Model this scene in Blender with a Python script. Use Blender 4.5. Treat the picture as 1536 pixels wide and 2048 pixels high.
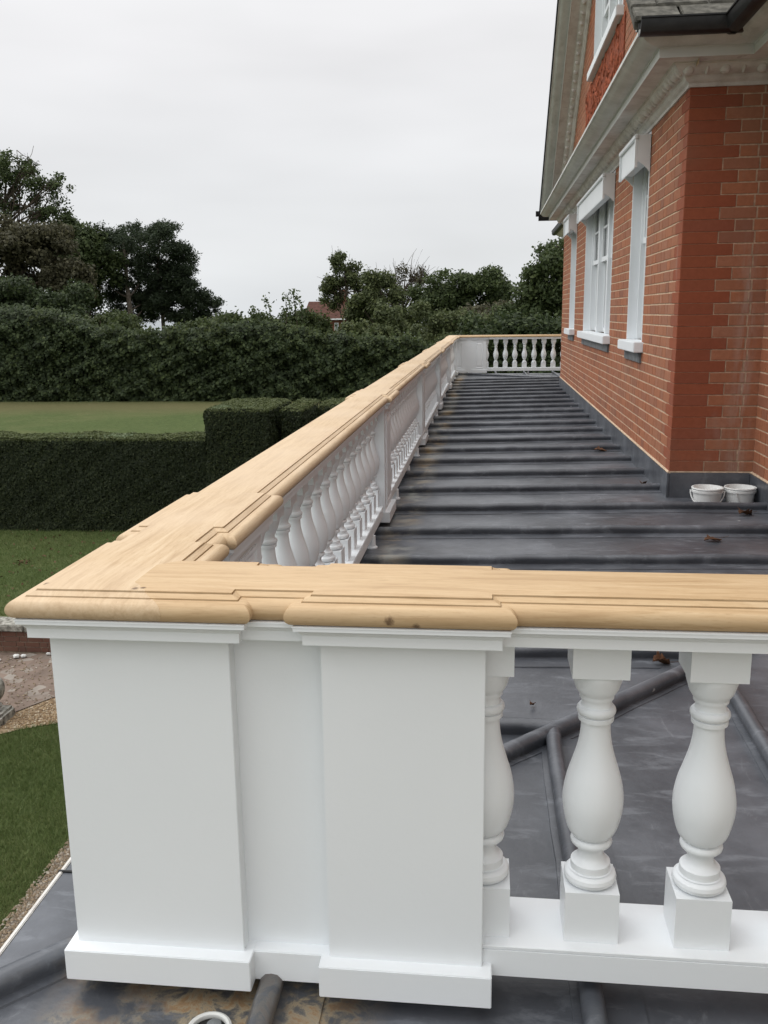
import bpy, bmesh, math, random
import numpy as np
from mathutils import Matrix, Vector
random.seed(7); rng = np.random.default_rng(7)
for o in list(bpy.data.objects): bpy.data.objects.remove(o)
S = bpy.context.scene
COL = S.collection
rad = math.radians

# ------------------------------------------------------------------ camera
F_PX, PITCH, YAW, ROLL = 1815.0, rad(-12.33), rad(-6.45), rad(-0.73)
def cam_axes():
    cy, sy, cp, sp = math.cos(YAW), math.sin(YAW), math.cos(PITCH), math.sin(PITCH)
    f = Vector((sy*cp, cy*cp, sp)); r = Vector((cy, -sy, 0)); u = r.cross(f)
    c, s = math.cos(ROLL), math.sin(ROLL)
    return r*c + u*s, u*c - r*s, f
CR, CU, CF = cam_axes()
cam = bpy.data.cameras.new('camera'); cam_o = bpy.data.objects.new('camera', cam); COL.objects.link(cam_o)
cam_o.matrix_world = Matrix(((CR.x, CU.x, -CF.x, 0), (CR.y, CU.y, -CF.y, 0), (CR.z, CU.z, -CF.z, 0), (0, 0, 0, 1)))
cam.sensor_fit = 'VERTICAL'; cam.sensor_height = 36; cam.lens = F_PX/2048*36
cam.clip_start = 0.05; cam.clip_end = 6000
S.camera = cam_o

# ------------------------------------------------------------------ world, sun, exposure
SUN_EL, SUN_AZ = rad(54), rad(-88)     # azimuth from +Y towards +X; the sun stands to the left, behind cloud
W = bpy.data.worlds.new('World'); S.world = W; W.use_nodes = True
nt = W.node_tree; nt.nodes.clear()
def wn(t, **k):
    n = nt.nodes.new(t)
    for a, b in k.items(): setattr(n, a, b)
    return n
sky = wn('ShaderNodeTexSky', sky_type='NISHITA', sun_disc=False, sun_elevation=SUN_EL, sun_rotation=SUN_AZ)
tc = wn('ShaderNodeTexCoord'); sep = wn('ShaderNodeSeparateXYZ')
nt.links.new(tc.outputs['Generated'], sep.inputs[0])
ramp = wn('ShaderNodeValToRGB'); e = ramp.color_ramp.elements      # overcast: a little brighter towards the zenith
e[0].position = 0.0; e[0].color = (0.80, 0.83, 0.86, 1)
e[1].position = 1.0; e[1].color = (2.0, 2.0, 2.01, 1)
for p, c in ((0.06, (0.83, 0.845, 0.86, 1)), (0.25, (0.905, 0.90, 0.91, 1)), (0.5, (1.30, 1.30, 1.31, 1))):
    el = e.new(p); el.color = c
nt.links.new(sep.outputs['Z'], ramp.inputs[0])
mp = wn('ShaderNodeMapping'); mp.inputs['Scale'].default_value = (1.3, 1.3, 5.5)
nz = wn('ShaderNodeTexNoise'); nz.inputs['Scale'].default_value = 1.9; nz.inputs['Detail'].default_value = 3.0; nz.inputs['Roughness'].default_value = 0.5
nt.links.new(tc.outputs['Generated'], mp.inputs[0]); nt.links.new(mp.outputs[0], nz.inputs['Vector'])
mr = wn('ShaderNodeMapRange'); mr.inputs[1].default_value = 0.3; mr.inputs[2].default_value = 0.7; mr.inputs[3].default_value = 0.93; mr.inputs[4].default_value = 1.06
nt.links.new(nz.outputs['Fac'], mr.inputs[0])
vm = wn('ShaderNodeVectorMath', operation='SCALE'); nt.links.new(ramp.outputs[0], vm.inputs[0]); nt.links.new(mr.outputs[0], vm.inputs['Scale'])
bg1 = wn('ShaderNodeBackground'); bg1.inputs[1].default_value = 0.06; nt.links.new(sky.outputs[0], bg1.inputs[0])
bg2 = wn('ShaderNodeBackground'); bg2.inputs[1].default_value = 1.0; nt.links.new(vm.outputs[0], bg2.inputs[0])
mx = wn('ShaderNodeMixShader'); mx.inputs[0].default_value = 0.93      # cloud cover over the clear sky
nt.links.new(bg1.outputs[0], mx.inputs[1]); nt.links.new(bg2.outputs[0], mx.inputs[2])
wo = wn('ShaderNodeOutputWorld'); nt.links.new(mx.outputs[0], wo.inputs[0])
sun = bpy.data.lights.new('sun', 'SUN'); sun.energy = 1.5; sun.angle = rad(60); sun.color = (1, 0.99, 0.975)
sun_o = bpy.data.objects.new('sun', sun); COL.objects.link(sun_o)
sd = Vector((math.sin(SUN_AZ)*math.cos(SUN_EL), math.cos(SUN_AZ)*math.cos(SUN_EL), math.sin(SUN_EL)))
sun_o.rotation_euler = sd.to_track_quat('Z', 'Y').to_euler()
S.render.engine = 'CYCLES'; S.cycles.diffuse_bounces = 3; S.cycles.glossy_bounces = 3
S.view_settings.view_transform = 'Standard'; S.view_settings.look = 'None'; S.view_settings.gamma = 1
S.view_settings.exposure = 0.0; S.view_settings.use_curve_mapping = False

# ------------------------------------------------------------------ materials
class NB:
    """small node-building helper"""
    def __init__(s, name):
        s.m = bpy.data.materials.new(name); s.m.use_nodes = True; s.t = s.m.node_tree
        s.p = s.t.nodes['Principled BSDF']; s.out = s.t.nodes['Material Output']; s._co = None
    def n(s, t, **k):
        x = s.t.nodes.new(t)
        for a, b in k.items(): setattr(x, a, b)
        return x
    def l(s, a, b): s.t.links.new(a, b)
    def val(s, sock, v):
        if hasattr(v, 'is_linked') or isinstance(v, bpy.types.NodeSocket): s.l(v, sock)
        else: sock.default_value = v
    @property
    def co(s):
        if s._co is None: s._co = s.n('ShaderNodeTexCoord').outputs['Object']
        return s._co
    def world(s): return s.n('ShaderNodeNewGeometry').outputs['Position']
    def map(s, v, scale=(1, 1, 1), rot=(0, 0, 0), loc=(0, 0, 0)):
        x = s.n('ShaderNodeMapping'); s.l(v, x.inputs[0]); x.inputs['Scale'].default_value = scale; x.inputs['Rotation'].default_value = rot; x.inputs['Location'].default_value = loc
        return x.outputs[0]
    def noise(s, v, scale, detail=4, rough=0.55, dist=0):
        x = s.n('ShaderNodeTexNoise'); s.l(v, x.inputs['Vector']); x.inputs['Scale'].default_value = scale; x.inputs['Detail'].default_value = detail; x.inputs['Roughness'].default_value = rough; x.inputs['Distortion'].default_value = dist
        return x.outputs['Fac']
    def vor(s, v, scale, out='Distance', feature='F1'):
        x = s.n('ShaderNodeTexVoronoi', feature=feature); s.l(v, x.inputs['Vector']); x.inputs['Scale'].default_value = scale
        return x.outputs[out]
    def rng(s, v, a, b, c=0.0, d=1.0):
        x = s.n('ShaderNodeMapRange'); s.val(x.inputs[0], v); x.inputs[1].default_value = a; x.inputs[2].default_value = b; x.inputs[3].default_value = c; x.inputs[4].default_value = d
        return x.outputs[0]
    def math(s, op, a, b=0.0, c=0.0):
        x = s.n('ShaderNodeMath', operation=op); s.val(x.inputs[0], a); s.val(x.inputs[1], b); s.val(x.inputs[2], c)
        return x.outputs[0]
    def ramp(s, v, *st):
        x = s.n('ShaderNodeValToRGB'); s.l(v, x.inputs[0]); e = x.color_ramp.elements
        e[0].position = st[0][0]; e[0].color = (*st[0][1], 1); e[1].position = st[-1][0]; e[1].color = (*st[-1][1], 1)
        for p, c in st[1:-1]:
            q = e.new(p); q.color = (*c, 1)
        return x.outputs[0]
    def mix(s, f, a, b, mode='MIX'):
        x = s.n('ShaderNodeMix', data_type='RGBA', blend_type=mode)
        s.val(x.inputs[0], f)
        for i, v in ((6, a), (7, b)):
            if isinstance(v, tuple): x.inputs[i].default_value = (*v, 1)
            else: s.l(v, x.inputs[i])
        return x.outputs[2]
    def xyz(s, v):
        x = s.n('ShaderNodeSeparateXYZ'); s.l(v, x.inputs[0]); return x.outputs
    def bump(s, h, strength=0.3, dist=0.01):
        x = s.n('ShaderNodeBump'); s.l(h, x.inputs['Height']); x.inputs['Strength'].default_value = strength; x.inputs['Distance'].default_value = dist
        s.l(x.outputs[0], s.p.inputs['Normal'])
    def fin(s, col=None, rough=None, spec=None):
        if col is not None: s.val(s.p.inputs['Base Color'], (*col, 1) if isinstance(col, tuple) else col)
        if rough is not None: s.val(s.p.inputs['Roughness'], rough)
        if spec is not None: s.p.inputs['Specular IOR Level'].default_value = spec
        return s.m
    def islands(s):
        a = s.n('ShaderNodeObjectInfo').outputs['Random']; b = s.n('ShaderNodeNewGeometry').outputs['Random Per Island']
        return s.math('FRACT', s.math('ADD', a, b))
M = {}
def mat_paint(name, c, rough=0.38, dirt=0.04):
    b = NB(name); w = b.world()
    n1 = b.noise(w, 3.0, 5); n2 = b.noise(w, 90.0, 3)
    col = b.mix(b.rng(n1, .4, .75, 0, dirt*4), c, tuple(x*0.86 for x in c))
    sp = b.rng(b.vor(w, 26.0), 0.0, 0.035, 1, 0); sp = b.math('MULTIPLY', sp, b.rng(b.noise(w, 6.0, 2), .62, .66))
    col = b.mix(b.math('MULTIPLY', sp, .7), col, (0.25, 0.22, 0.18))
    b.bump(b.math('ADD', n2, b.math('MULTIPLY', n1, 2.0)), 0.06, 0.004)
    return b.fin(col, b.rng(n1, .3, .7, rough-.06, rough+.1), 0.4)
M['white'] = mat_paint('white_paint', (0.785, 0.815, 0.835))
M['white_old'] = mat_paint('weathered_white_paint', (0.62, 0.625, 0.60), 0.5, 0.16)
def mat_cornice():
    b = NB('weathered_cornice_paint'); w = b.world()
    n = b.noise(b.map(w, (1, 1, 1)), 5.0, 6, .65); n2 = b.noise(b.map(w, (1.2, 1.2, 7)), 9.0, 5, .7)
    col = b.ramp(n, (.3, (.46, .425, .39)), (.5, (.61, .58, .545)), (.72, (.72, .71, .675)))
    col = b.mix(b.rng(n2, .6, .75, 0, .55), col, (.26, .20, .155))
    b.bump(n2, .25, .006)
    return b.fin(col, .6, .3)
M['cornice'] = mat_cornice()
def mat_cyma():
    b = NB('cornice_crown_paint'); w = b.world()
    n = b.noise(w, 6.0, 6, .65); n2 = b.noise(b.map(w, (1, .3, 1)), 14.0, 4)
    col = b.ramp(n, (.3, (.47, .48, .445)), (.7, (.63, .64, .61)))
    col = b.mix(b.rng(n2, .58, .75, 0, .4), col, (.28, .28, .25)); b.bump(n2, .15, .004)
    return b.fin(col, .5, .35)
M['crown'] = mat_cyma()
def mat_wood(name, axis):
    b = NB(name); w = b.world()
    sc = {'x': (1.1, 17, 17), 'y': (17, 1.1, 17)}[axis]
    m1 = b.map(w, sc, (0.02, 0.015, 0.03))
    g1 = b.noise(m1, 3.2, 6, .62, .9)
    fine = b.noise(b.map(w, tuple(x*(1 if x > 2 else 2.0) for x in sc)), 14.0, 4, .7)
    wv = b.n('ShaderNodeTexWave', wave_type='RINGS', rings_direction='X' if axis == 'x' else 'Y'); b.l(b.map(w, (1.4, 14, 14) if axis == 'x' else (14, 1.4, 14), (.05, .03, .04), (.3, .2, .13)), wv.inputs['Vector'])
    wv.inputs['Scale'].default_value = 2.3; wv.inputs['Distortion'].default_value = 3.0; wv.inputs['Detail'].default_value = 3; wv.inputs['Detail Scale'].default_value = 1.2
    col = b.ramp(g1, (.32, (.40, .268, .143)), (.5, (.535, .39, .235)), (.68, (.595, .458, .297)))
    col = b.mix(b.math('MULTIPLY', wv.outputs['Fac'], .22), col, (.46, .32, .18))
    col = b.mix(b.rng(fine, .52, .68, 0, .5), col, (.37, .24, .125))
    big = b.noise(w, 2.3, 3)
    col = b.mix(b.rng(big, .35, .7, 0, .25 if axis == 'x' else .6), col, (.61, .475, .33))
    # knots on the nosing and a few handling marks
    pos = w
    kn = None
    for (kx, ky, kz, r) in ((-0.157, 1.452, -0.508, .0085), (-0.112, 1.455, -0.517, .0072), (-0.49, 2.28, -.474, .012), (-.80, 1.52, -.480, .008), (-.62, 1.50, -.476, .006), (-.607, 1.505, -.476, .005)):
        d = b.n('ShaderNodeVectorMath', operation='DISTANCE'); b.l(pos, d.inputs[0]); d.inputs[1].default_value = (kx, ky, kz)
        dd = b.math('ADD', d.outputs['Value'], b.math('MULTIPLY', b.math('SUBTRACT', b.noise(w, 160.0, 3), .5), r*1.3))
        k = b.rng(dd, r*.55, r*1.25, 1, 0)
        kn = k if kn is None else b.math('MAXIMUM', kn, k)
    col = b.mix(b.math('MULTIPLY', kn, .8), col, (.10, .055, .03))
    if axis == 'x': col = b.mix(1.0, col, (.95, .91, .84), 'MULTIPLY')
    b.bump(b.math('ADD', b.math('MULTIPLY', fine, .6), g1), .12, .002)
    return b.fin(col, b.rng(g1, .3, .7, .5, .62), .3)
M['wood_x'] = mat_wood('oak_grain_across', 'x'); M['wood_y'] = mat_wood('oak_grain_along', 'y')
def mat_lead():
    b = NB('lead_sheet'); w = b.world(); r = b.islands()
    n = b.noise(w, 2.6, 6, .62); n2 = b.noise(b.map(w, (1, 3.2, 1)), 6.5, 6, .68, .5); n3 = b.noise(w, 45.0, 4)
    col = b.ramp(n, (.30, (.043, .047, .056)), (.5, (.074, .081, .094)), (.70, (.140, .150, .170)))
    col = b.mix(b.rng(r, 0, 1, 0, .25), col, (.06, .062, .07))
    col = b.mix(b.rng(n2, .54, .70, 0, .5), col, (.22, .235, .26))
    sc_ = b.math('MULTIPLY', b.rng(b.noise(b.map(w, (5, 1.2, 1), (0, 0, .5)), 5.0, 6, .75, .8), .60, .70), b.rng(n, .42, .6)); col = b.mix(b.math('MULTIPLY', sc_, .35), col, (.30, .315, .335))
    x = b.xyz(w)
    # pale and rusty run-off stains beside the balustrade and under the corner pier
    band = b.math('MULTIPLY', b.rng(b.math('ABSOLUTE', b.math('ADD', x[0], .50)), .02, .13, 1, 0), b.rng(x[1], 3.0, 4.0))
    st = b.math('MULTIPLY', band, b.rng(b.noise(b.map(w, (1, 1.6, 1)), 5.0, 5, .6), .42, .56))
    col = b.mix(b.math('MULTIPLY', st, .75), col, b.ramp(b.noise(w, 3.1, 3), (.4, (.34, .34, .31)), (.62, (.36, .25, .12))))
    fr = b.math('MULTIPLY', b.rng(x[1], 1.66, 1.50), b.math('MULTIPLY', b.rng(x[0], -.16, -.30), b.math('MULTIPLY', b.rng(x[0], -.86, -.76), b.rng(b.math('ABSOLUTE', b.math('ADD', x[0], .40)), .026, .04, .25, 1))))
    fm = b.noise(b.map(w, (1, 1, 1), (0, 0, .4)), 15.0, 9, .74, .4)
    fcol = b.ramp(fm, (.30, (.045, .047, .052)), (.44, (.13, .115, .09)), (.51, (.27, .225, .155)), (.57, (.24, .15, .075)), (.66, (.15, .14, .12)), (.74, (.50, .49, .46)))
    col = b.mix(b.math('MULTIPLY', b.math('MULTIPLY', fr, b.rng(fm, .38, .50)), b.rng(b.noise(w, 5.0, 4), .33, .50)), col, fcol)
    # paint spots
    vd = b.vor(b.map(w, (1, 1, 1)), 5.5); sp = b.math('MULTIPLY', b.rng(b.math('ADD', vd, b.math('MULTIPLY', n3, .06)), .062, .082, 1, 0), b.rng(b.noise(w, 1.7, 2), .48, .52))
    col = b.mix(sp, col, (.52, .53, .53))
    b.bump(b.math('ADD', b.math('MULTIPLY', n, 2.5), b.math('MULTIPLY', n3, .5)), .30, .006)
    return b.fin(col, b.rng(n2, .3, .7, .30, .48), .65)
M['lead'] = mat_lead()
def mat_brick(name, tints, stain=True):
    b = NB(name); w = b.world(); r = b.islands()
    n = b.noise(w, 34.0, 5, .65); n2 = b.noise(w, 1.3, 4); n3 = b.noise(w, 260.0, 2)
    col = b.ramp(r, *[(i/(len(tints)-1), t) for i, t in enumerate(tints)])
    col = b.mix(b.rng(n, .35, .75, 0, .55), col, tuple(x*.62 for x in tints[1]))
    col = b.mix(b.rng(n2, .5, .8, 0, .35), col, (.22, .16, .115))
    if stain:
        x = b.xyz(w)
        st = b.math('MULTIPLY', b.rng(b.math('ABSOLUTE', b.math('SUBTRACT', x[0], 1.70)), .015, .085, 1, 0), b.rng(b.noise(b.map(w, (9, 1, 1.1)), 3.0, 5, .7), .42, .68))
        st = b.math('MULTIPLY', st, b.math('MULTIPLY', b.rng(x[1], 6.36, 6.345), b.rng(x[2], .55, .2)))
        col = b.mix(b.math('MULTIPLY', st, .55), col, (.42, .36, .32))
        sx = b.rng(b.noise(b.map(w, (1, 2.2, .35)), 4.0, 4, .6), .60, .75)
        col = b.mix(b.math('MULTIPLY', sx, .28), col, (.38, .31, .26))
    pits = b.rng(b.vor(w, 55.0), .0, .10, 1, 0); pits = b.math('MULTIPLY', pits, b.rng(b.noise(w, 9.0, 2), .55, .62))
    col = b.mix(b.math('MULTIPLY', pits, .8), col, (.05, .03, .025))
    b.bump(b.math('ADD', n, b.math('MULTIPLY', n3, .4)), .5, .004)
    return b.fin(col, .85, .2)
M['brick'] = mat_brick('red_stock_brick', [(.325, .135, .076), (.37, .145, .076), (.295, .126, .076), (.35, .155, .094), (.39, .155, .080), (.255, .115, .076)])
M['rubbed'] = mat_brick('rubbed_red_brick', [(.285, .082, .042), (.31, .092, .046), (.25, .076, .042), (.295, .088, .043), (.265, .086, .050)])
M['old_brick'] = mat_brick('old_dark_brick', [(.12, .055, .04), (.15, .07, .05), (.10, .05, .04), (.17, .085, .06)], False)
def simple(name, c, rough=.7, spec=.3, var=.2, sc=20.0, bmp=.2, c2=None):
    b = NB(name); w = b.world(); n = b.noise(w, sc, 5, .6)
    col = b.mix(b.rng(n, .35, .7), tuple(x*(1-var) for x in c), c2 or tuple(min(1, x*(1+var)) for x in c))
    b.bump(n, bmp, .004); return b.fin(col, rough, spec)
M['mortar'] = simple('lime_mortar', (.60, .455, .325), .9, .1, .22, 30.0, .4)
M['mortar_shaded'] = simple('shaded_lime_mortar', (.46, .335, .24), .9, .1, .3, 30.0, .4)  # lime mortar with the return wall's shade mixed into its colour
M['mortar_old'] = simple('dirty_mortar', (.26, .21, .16), .9, .1, .3, 30.0, .4)
M['stone'] = simple('grey_slate_stone', (.17, .18, .185), .75, .3, .3, 14.0, .3)
M['coping'] = simple('lichened_coping_stone', (.22, .205, .175), .9, .1, .5, 16.0, .8, (.46, .45, .40))
M['tile'] = simple('mossy_stone_tile', (.105, .10, .085), .9, .15, .45, 18.0, .9)
M['black'] = simple('black_iron', (.012, .012, .012), .45, .4, .4, 20.0, .3)
M['bucket'] = simple('white_plastic', (.70, .71, .70), .35, .4, .05, 8.0, .03)
M['terracotta'] = simple('carved_red_terracotta', (.26, .075, .04), .9, .1, .5, 22.0, .8)
M['curtain'] = simple('white_curtain', (.74, .75, .74), .9, .1, .1, 6.0, .1)
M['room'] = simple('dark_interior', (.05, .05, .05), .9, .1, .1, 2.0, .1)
M['deadleaf'] = simple('dead_leaf', (.10, .05, .028), .8, .2, .5, 60.0, .3)
M['bark'] = simple('bark', (.085, .068, .052), .95, .1, .4, 9.0, .8)
M['pinebark'] = simple('pine_bark', (.15, .125, .105), .95, .1, .4, 7.0, .8)
M['redroof'] = simple('red_clay_roof', (.085, .042, .033), .9, .1, .3, 3.0, .3)
M['housewall'] = simple('distant_brick', (.19, .085, .06), .9, .1, .2, 3.0, .2)
M['sea'] = simple('sea_water', (.10, .13, .15), .25, .6, .1, .02, .05)
def mat_glass():
    b = NB('window_glass'); t = b.n('ShaderNodeBsdfTransparent'); t.inputs[0].default_value = (.93, .95, .95, 1)
    g = b.n('ShaderNodeBsdfGlossy'); g.inputs['Roughness'].default_value = .03
    f = b.n('ShaderNodeFresnel'); f.inputs[0].default_value = 1.5
    x = b.n('ShaderNodeMixShader'); b.l(f.outputs[0], x.inputs[0]); b.l(t.outputs[0], x.inputs[1]); b.l(g.outputs[0], x.inputs[2]); b.l(x.outputs[0], b.out.inputs[0])
    return b.m
M['glass'] = mat_glass()
def mat_leaf(name, c1, c2, c3, sc=.7):
    b = NB(name); r = b.n('ShaderNodeNewGeometry').outputs['Random Per Island']; w = b.world()
    n = b.noise(w, sc, 3)
    col = b.ramp(r, (0, c1), (.6, c2), (1, c3))
    col = b.mix(b.rng(n, .35, .7, 0, .55), col, c1)
    b.fin(col, .62, .25)
    t = b.n('ShaderNodeBsdfTranslucent'); b.l(col, t.inputs[0])
    x = b.n('ShaderNodeMixShader'); x.inputs[0].default_value = .30; b.l(b.p.outputs[0], x.inputs[1]); b.l(t.outputs[0], x.inputs[2]); b.l(x.outputs[0], b.out.inputs[0])
    return b.m
M['leaf_hedge'] = mat_leaf('hedge_leaf', (.022, .034, .014), (.046, .068, .024), (.088, .115, .042), .45)
M['leaf_light'] = mat_leaf('light_leaf', (.035, .050, .017), (.065, .088, .027), (.10, .12, .042))
M['leaf_tree'] = mat_leaf('tree_leaf', (.034, .050, .018), (.070, .098, .034), (.118, .146, .056))
M['leaf_mid'] = mat_leaf('mid_green_leaf', (.048, .062, .024), (.090, .112, .042), (.15, .17, .068))
M['leaf_brown'] = mat_leaf('turning_leaf', (.050, .049, .027), (.085, .080, .043), (.125, .115, .063))
M['leaf_pine'] = mat_leaf('pine_needle', (.024, .036, .020), (.042, .060, .031), (.066, .088, .045))
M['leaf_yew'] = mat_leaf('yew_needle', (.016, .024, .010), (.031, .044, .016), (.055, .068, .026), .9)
M['leaf_yew_top'] = mat_leaf('yew_top_needle', (.065, .082, .030), (.105, .125, .048), (.15, .17, .070), 1.5)  # paler needles for the hedge tops
M['leaf_clip'] = mat_leaf('hedge_clippings', (.12, .16, .08), (.18, .22, .12), (.26, .30, .19), 1.5)
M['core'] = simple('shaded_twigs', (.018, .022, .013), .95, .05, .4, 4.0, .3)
M['blade'] = mat_leaf('grass_blade', (.080, .118, .034), (.118, .165, .050), (.18, .21, .08), 1.2)
def mat_lawn():
    b = NB('lawn'); w = b.world(); x = b.xyz(w)
    n = b.noise(w, .35, 5, .6); n2 = b.noise(w, 7.0, 5, .7); n3 = b.noise(w, 60.0, 3)
    col = b.ramp(n2, (.3, (.050, .072, .023)), (.7, (.088, .114, .040)))
    col = b.mix(b.rng(n, .48, .70, 0, .55), col, (.125, .125, .055))
    col = b.mix(b.rng(b.math('ABSOLUTE', b.math('SUBTRACT', x[1], 42)), 1.0, 4.0, .55, 0), col, (.13, .105, .055))
    sp = b.math('MULTIPLY', b.rng(b.vor(w, 2.6), .02, .05, 1, 0), b.rng(b.noise(w, .6, 2), .45, .5))
    col = b.mix(sp, col, (.50, .50, .42))
    b.bump(b.math('ADD', n2, n3), .8, .03); return b.fin(col, .9, .1)
M['lawn'] = mat_lawn()
def mat_gravel(name, cs, sc):
    b = NB(name); w = b.world()
    v = b.n('ShaderNodeTexVoronoi'); b.l(w, v.inputs['Vector']); v.inputs['Scale'].default_value = sc
    x = b.n('ShaderNodeSeparateColor'); b.l(v.outputs['Color'], x.inputs[0])
    col = b.ramp(x.outputs[0], *[(i/(len(cs)-1), c) for i, c in enumerate(cs)])
    col = b.mix(b.rng(b.noise(w, 2.2, 4), .4, .7, 0, .4), col, tuple(y*.6 for y in cs[0]))
    b.bump(v.outputs['Distance'], 1.0, .02); return b.fin(col, .9, .2)
M['gravel'] = mat_gravel('flint_gravel', [(.16, .13, .10), (.30, .27, .22), (.22, .18, .14), (.40, .37, .32)], 38)
M['chips'] = mat_gravel('tan_gravel', [(.19, .13, .08), (.32, .24, .15), (.24, .17, .105), (.44, .37, .27)], 30)
M['path'] = mat_gravel('worn_brick_path', [(.155, .115, .092), (.20, .15, .12), (.17, .13, .105), (.30, .27, .235)], 7.5)
M['pebble'] = (lambda b: b.fin(b.ramp(b.islands(), (0, (.20, .15, .10)), (.4, (.32, .25, .17)), (.7, (.24, .19, .14)), (1, (.52, .48, .41))), .8, .25))(NB('pebble'))
M['pebble_tan'] = (lambda b: b.fin(b.ramp(b.islands(), (0, (.20, .13, .075)), (.4, (.36, .265, .16)), (.7, (.27, .19, .11)), (1, (.54, .47, .36))), .8, .25))(NB('tan_pebble'))

# ------------------------------------------------------------------ object helpers
def tag(o, label=None, cat=None, group=None, kind=None):
    if label: o['label'] = label
    if cat: o['category'] = cat
    if group: o['group'] = group
    if kind: o['kind'] = kind
    return o
def empty(name, loc=(0, 0, 0), label=None, cat=None, group=None):
    o = bpy.data.objects.new(name, None); COL.objects.link(o); o.location = loc; o.empty_display_size = .2
    return tag(o, label, cat, group)
def adopt(o, parent):
    o.parent = parent
    o.matrix_parent_inverse = Matrix.Translation(-parent.location)     # parts are modelled in world space
    return o
def place(name, me, mat=None, parent=None, loc=(0, 0, 0), kind=None):
    o = bpy.data.objects.new(name, me); COL.objects.link(o); o.location = loc
    if mat is not None and not me.materials: me.materials.append(M[mat])
    if parent is not None: adopt(o, parent)
    if kind: o['kind'] = kind
    return o
def mesh(name, v, f, smooth=False):
    me = bpy.data.meshes.new(name); me.from_pydata([tuple(map(float, p)) for p in v], [], f); me.update()
    bm = bmesh.new(); bm.from_mesh(me); bmesh.ops.recalc_face_normals(bm, faces=bm.faces); bm.to_mesh(me); bm.free()
    if smooth:
        for p in me.polygons: p.use_smooth = True
        try: me.set_sharp_from_angle(angle=rad(40))
        except Exception: pass
    return me
class MB:
    def __init__(s): s.v = []; s.f = []
    def add(s, v, f):
        k = len(s.v); s.v += list(v); s.f += [tuple(i+k for i in q) for q in f]; return s
    def box(s, x0, x1, y0, y1, z0, z1):
        return s.add([(x, y, z) for z in (z0, z1) for y in (y0, y1) for x in (x0, x1)],
                     [(0, 2, 3, 1), (4, 5, 7, 6), (0, 1, 5, 4), (2, 6, 7, 3), (0, 4, 6, 2), (1, 3, 7, 5)])
    def tube(s, pts, r, n=8, cap=True):
        pts = [Vector(p) for p in pts]; rs = r if isinstance(r, (list, tuple)) else [r]*len(pts); k = len(s.v)
        for i, p in enumerate(pts):
            d = (pts[min(i+1, len(pts)-1)]-pts[max(i-1, 0)]).normalized()
            a = d.cross(Vector((0, 0, 1)) if abs(d.z) < .9 else Vector((1, 0, 0))).normalized(); b = d.cross(a)
            for j in range(n):
                t = 2*math.pi*j/n; s.v.append(tuple(p + (a*math.cos(t)+b*math.sin(t))*rs[i]))
        for i in range(len(pts)-1):
            for j in range(n): s.f.append((k+i*n+j, k+i*n+(j+1) % n, k+(i+1)*n+(j+1) % n, k+(i+1)*n+j))
        if cap: s.f += [tuple(k+j for j in range(n))[::-1], tuple(k+(len(pts)-1)*n+j for j in range(n))]
        return s
    def lathe(s, prof, n=28, c=(0, 0)):
        k = len(s.v)
        for r, z in prof:
            for j in range(n): t = 2*math.pi*(j+.5)/n; s.v.append((c[0]+r*math.cos(t), c[1]+r*math.sin(t), z))
        for i in range(len(prof)-1):
            for j in range(n): s.f.append((k+i*n+j, k+i*n+(j+1) % n, k+(i+1)*n+(j+1) % n, k+(i+1)*n+j))
        s.f += [tuple(k+j for j in range(n)), tuple(k+(len(prof)-1)*n+j for j in range(n))]
        return s
    def loft(s, rings, closed=False, cap=False):
        k = len(s.v); n = len(rings[0])
        for r in rings: s.v += [tuple(p) for p in r]
        m = n if closed else n-1
        for i in range(len(rings)-1):
            for j in range(m): s.f.append((k+i*n+j, k+i*n+(j+1) % n, k+(i+1)*n+(j+1) % n, k+(i+1)*n+j))
        if cap: s.f += [tuple(k+j for j in range(n)), tuple(k+(len(rings)-1)*n+j for j in range(n))]
        return s
    def make(s, name, mat, parent=None, smooth=False, kind=None, loc=(0, 0, 0), bevel=0):
        me = mesh(name, s.v, s.f, smooth and not bevel)
        if bevel:
            bm = bmesh.new(); bm.from_mesh(me); bmesh.ops.remove_doubles(bm, verts=bm.verts, dist=1e-5)
            eg = [e for e in bm.edges if len(e.link_faces) == 2 and e.calc_face_angle(0) > .5]
            bmesh.ops.bevel(bm, geom=eg, offset=bevel, segments=2, affect='EDGES', clamp_overlap=True); bm.to_mesh(me); bm.free()
            for p in me.polygons: p.use_smooth = True
            try: me.set_sharp_from_angle(angle=rad(50))
            except Exception: pass
        return place(name, me, mat, parent, loc, kind)
def box(name, mat, parent, b, bevel=0.0, kind=None): return MB().box(*b).make(name, mat, parent, bevel=bevel, kind=kind)
def sn(a, b, c, seed=0.0):      # cheap smooth noise, -1..1
    return (np.sin(a*1.7+seed)*np.cos(b*2.3+seed*1.3)+.6*np.sin(a*4.1+b*3.1+c*2.2+seed*2)+.4*np.cos(b*7.3-a*5.7+c*6.1+seed*.7)+.3*np.sin(c*9.0+a*11.0+seed*3))/2.3
def wx(px, Y): return (px-973.0)/F_PX*Y/math.cos(0)*1.0
def wz(py, Y): return (624.0-py)/F_PX*Y

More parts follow.
